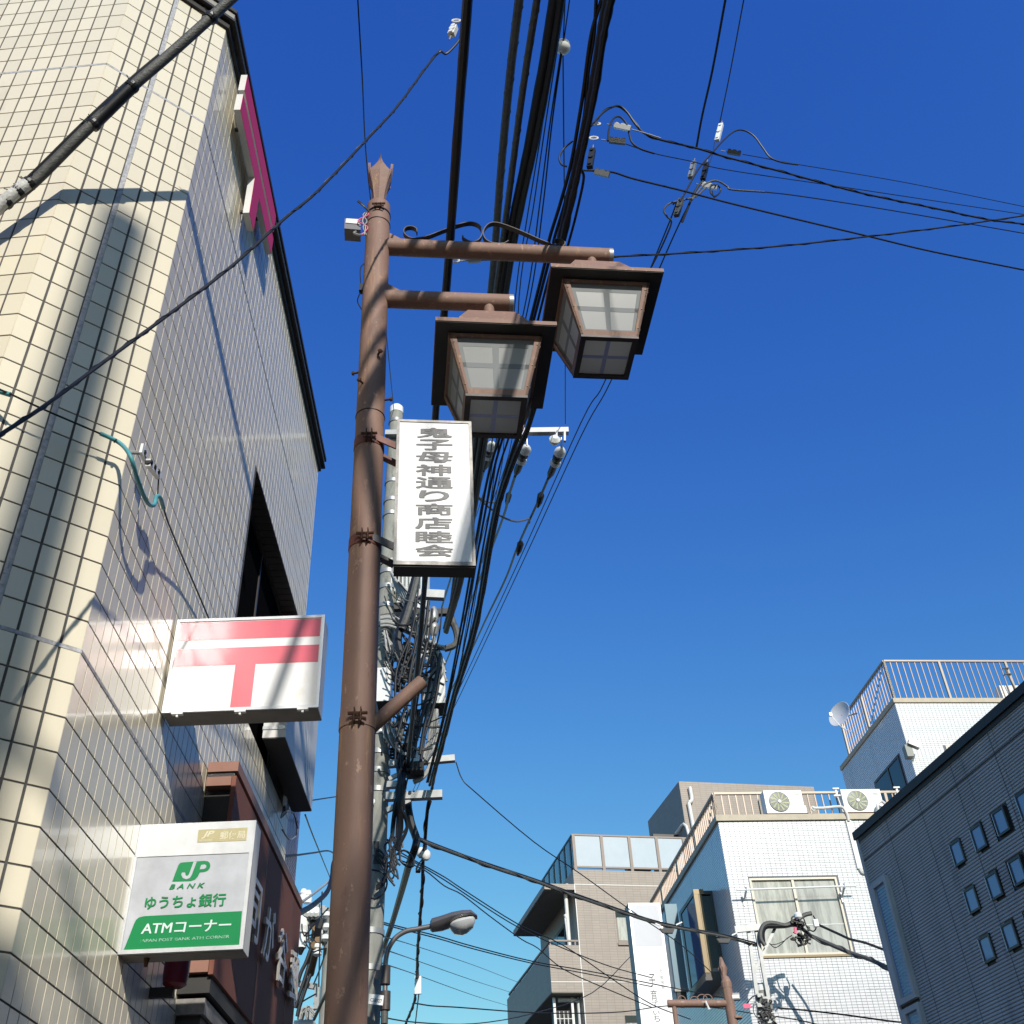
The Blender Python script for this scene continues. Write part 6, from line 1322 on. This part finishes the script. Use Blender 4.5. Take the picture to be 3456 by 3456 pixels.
for x in (245, 305, 365): MB().lathe(Lf(x, 345, -.05), [(.06, 0), (.12, .05), (.12, .1), (.05, .16)], 10, (.2, -1, 0)).build('bushing', M['porcelain'], swc); MB().bar(Lf(x, 380, -.1), Lf(x+12, 440, -.1), .06, .05, (1, 0, 0)).build('bushing', M['blackc'], swc)
for x, y in ((180, 130), (245, 150)): MB().lathe(Lf(x, y+55), [(.10, 0), (.11, .12), (.08, .16), (.10, .2), (.06, .3)], 10).sm().build('bushing', M['porcelain'], swc)
MB().lathe(Lf(160, 845), [(.11, 0), (.12, .1), (.11, .3), (.16, .33), (.11, .36), (.16, .48), (.11, .5), (.15, .62), (.1, .8)], 12).sm().build('insulator', M['porcelain'], fp)
MB().tube([Lf(155, 850), Lf(140, 940)], [.09, .04], 8).build('terminal', M['black'], fp)
for i, (a, b, c, d) in enumerate(((365, 560, 285, 1070), (400, 720, 290, 1215), (345, 800, 330, 940))): MB().tube([Lf(a, b, -.3), Lf(c, d, 1)], .085, 10).sm().build('wire_guard', M['wood'], fp)
MB().tube([Lf(440, 440, -.3), Lf(400, 560, -.3), Lf(375, 700, -.2)], .09, 8).build('sleeve', M['blackc'], fp)
for q_ in ((385, 915), (400, 620), (515, 540), (500, 700), (385, 820), (520, 370)): MB().lathe(Lf(*q_, -.2)-V((0, 0, .08)), [(.05, 0), (.11, .04), (.11, .12), (.05, .16)], 10).sm().build('insulator', M['porcelain'], fp)
for pts_ in ([(290, 870), (220, 1060), (160, 1180), (110, 1330)], [(270, 1080), (215, 1260), (190, 1340), (120, 1540), (70, 1700)], [(290, 1220), (245, 1340), (210, 1450), (130, 1690), (100, 1820)]):
    MB().tube(crom([Lf(*p, -.3) for p in pts_], 4), .045, 7).build('line', M['blackc'], fp)
for pts_ in ([(165, 500), (170, 600), (200, 665), (260, 670), (330, 640), (420, 580)], [(200, 740), (260, 840), (330, 900), (420, 870), (520, 850)], [(255, 510), (265, 600), (262, 700), (285, 850)], [(455, 40), (445, 200), (445, 440), (420, 900), (405, 1400)], [(545, 270), (430, 400), (270, 600), (190, 680)], [(500, 920), (420, 1150), (330, 1370)], [(370, 1500), (240, 1570), (90, 1665)]):
    MB().tube(crom([Lf(*p, -.3) for p in pts_], 4), .018, 6).build('wire', M['black'], fp)
for k in range(12):
    a = rb2.uniform(110, 300); MB().tube(crom([Lf(a, 1870, -.2), Lf(a+rb2.uniform(0, 40), 1770+rb2.uniform(-20, 30), -.2), Lf(250+rb2.uniform(-40, 60), 1700+rb2.uniform(-15, 20), -.2), Lf(330+rb2.uniform(-10, 40), 1740+k*9, -.2)], 5), .035, 6).build('conduit', M['lightc'] if k % 3 else M['blackc'], fp)
MB().box(Lf(50, 1880).x, Lf(330, 1880).x, FY, FY+.5, Lf(50, 1990).z, Lf(50, 1880).z).build('cabinet', M['boxwhite'], fp)
pcable('thick_cable', 'black cable rising from the far utility pole behind the brown post bottom', [(1060, 3440, 24), (1085, 3385, 22), (1110, 3330, 20), (1150, 3180, 16)], .035, M['blackc'])
# ================================================================= behind the camera: what throws the soft shade
bpx = 2.28
be = thing('utility_pole', 'concrete utility pole standing behind the viewer, out of the photograph', 'utility pole', (bpx, -9, 0))
MB().tube([(bpx+.02, -9, 0), (bpx+.0, -9, 6), (bpx, -9, 12.55)], [.17, .14, .10], 20).sm().build('pole', M['concrete'], be)
MB().box(bpx-.9, bpx+.9, -9.2, -9.1, 9.55, 9.67).build('cross_arm', M['galv'], be)
MB().lathe((bpx+.55, -9, 8.2), [(.26, 0), (.26, .8), (.2, .86)], 16).build('transformer', M['boxwhite'], be)
MB().box(bpx-.5, bpx-.12, -9.2, -8.85, 7.2, 7.9).build('cabinet', M['boxwhite'], be)
for k in range(8): MB().tube(crom([(bpx+.12*math.cos(k), -9.1, 6.6), (bpx-.3+.12*k, -9.2, 7.2), (bpx-.5+.15*k, -9.1, 7.9), (bpx+.1, -9.1, 8.6)], 5), .022, 6).build('conduit', M['greyc'], be)
for z_ in (9.7, 8.9): MB().box(bpx-1.15, bpx+.5, -9.24, -9.14, z_, z_+.10).build('cross_arm', M['galv'], be)  # unseen gear added for the blotches it throws on the wall
for x_, z_, r_ in ((-.55, 8.9, .30), (.45, 8.5, .28), (-.75, 9.8, .12)): MB().lathe((bpx+x_, -9, z_), [(r_, 0), (r_, .95 if r_ > .2 else .4), (r_*.7, 1.0 if r_ > .2 else .45)], 14).build('transformer' if r_ > .2 else 'insulator', M['boxwhite'], be)
rq = random.Random(21)
for k in range(64):  # unseen cable clump added to block sun from the lower wall
    a = V((bpx+rq.uniform(-1.2, .1), -9+rq.uniform(-.3, .3), rq.uniform(7.8, 10.3))); d = V((rq.uniform(-.9, .9), 0, rq.uniform(-.9, .7)))
    MB().tube(crom([a, a+d*.5+V((rq.uniform(-.3, .3), 0, -.25)), a+d], 5), rq.choice([.02, .035, .055]), 6).build('cable', M['blackc'], be)
# street canyon out of the frame: neighbours that shade and reflect
def plain_house(x0, x1, y0, y1, h, m, label):
    t = thing('street_house', label, 'building', ((x0+x1)/2, (y0+y1)/2, 0)); MB().box(x0, x1, y0, y1, 0, h).build('wall', m, t); MB().box(x0-.06, x1+.06, y0-.06, y1+.06, h, h+.15).build('coping', M['coping'], t)
    fx_ = x1 if x0 < 0 else x0
    for i in range(int((y1-y0-1)/2.2)):
        for zz in (1.2, 4.0, 6.6):
            if zz+1.3 < h: yy = y0+.8+i*2.2; MB().box(fx_-.02, fx_+.02, yy, yy+1.2, zz, zz+1.2).build('window', M['glassdark'], t)
plain_house(-11, -2.3, -9.5, .6, 7.6, M['taupe'], 'plain taupe house on the pavement side behind the viewer')
plain_house(-11, -1.5, -24, -10, 10.5, M['siding'], 'grey sided house farther behind the viewer on the pavement side')
plain_house(7.2, 15, -8, 4.6, 9.0, M['taupe'], 'taupe house across the street beside the viewer')
plain_house(7.2, 15, -24, -8.6, 10.0, M['soffit'], 'pale house across the street behind the viewer')
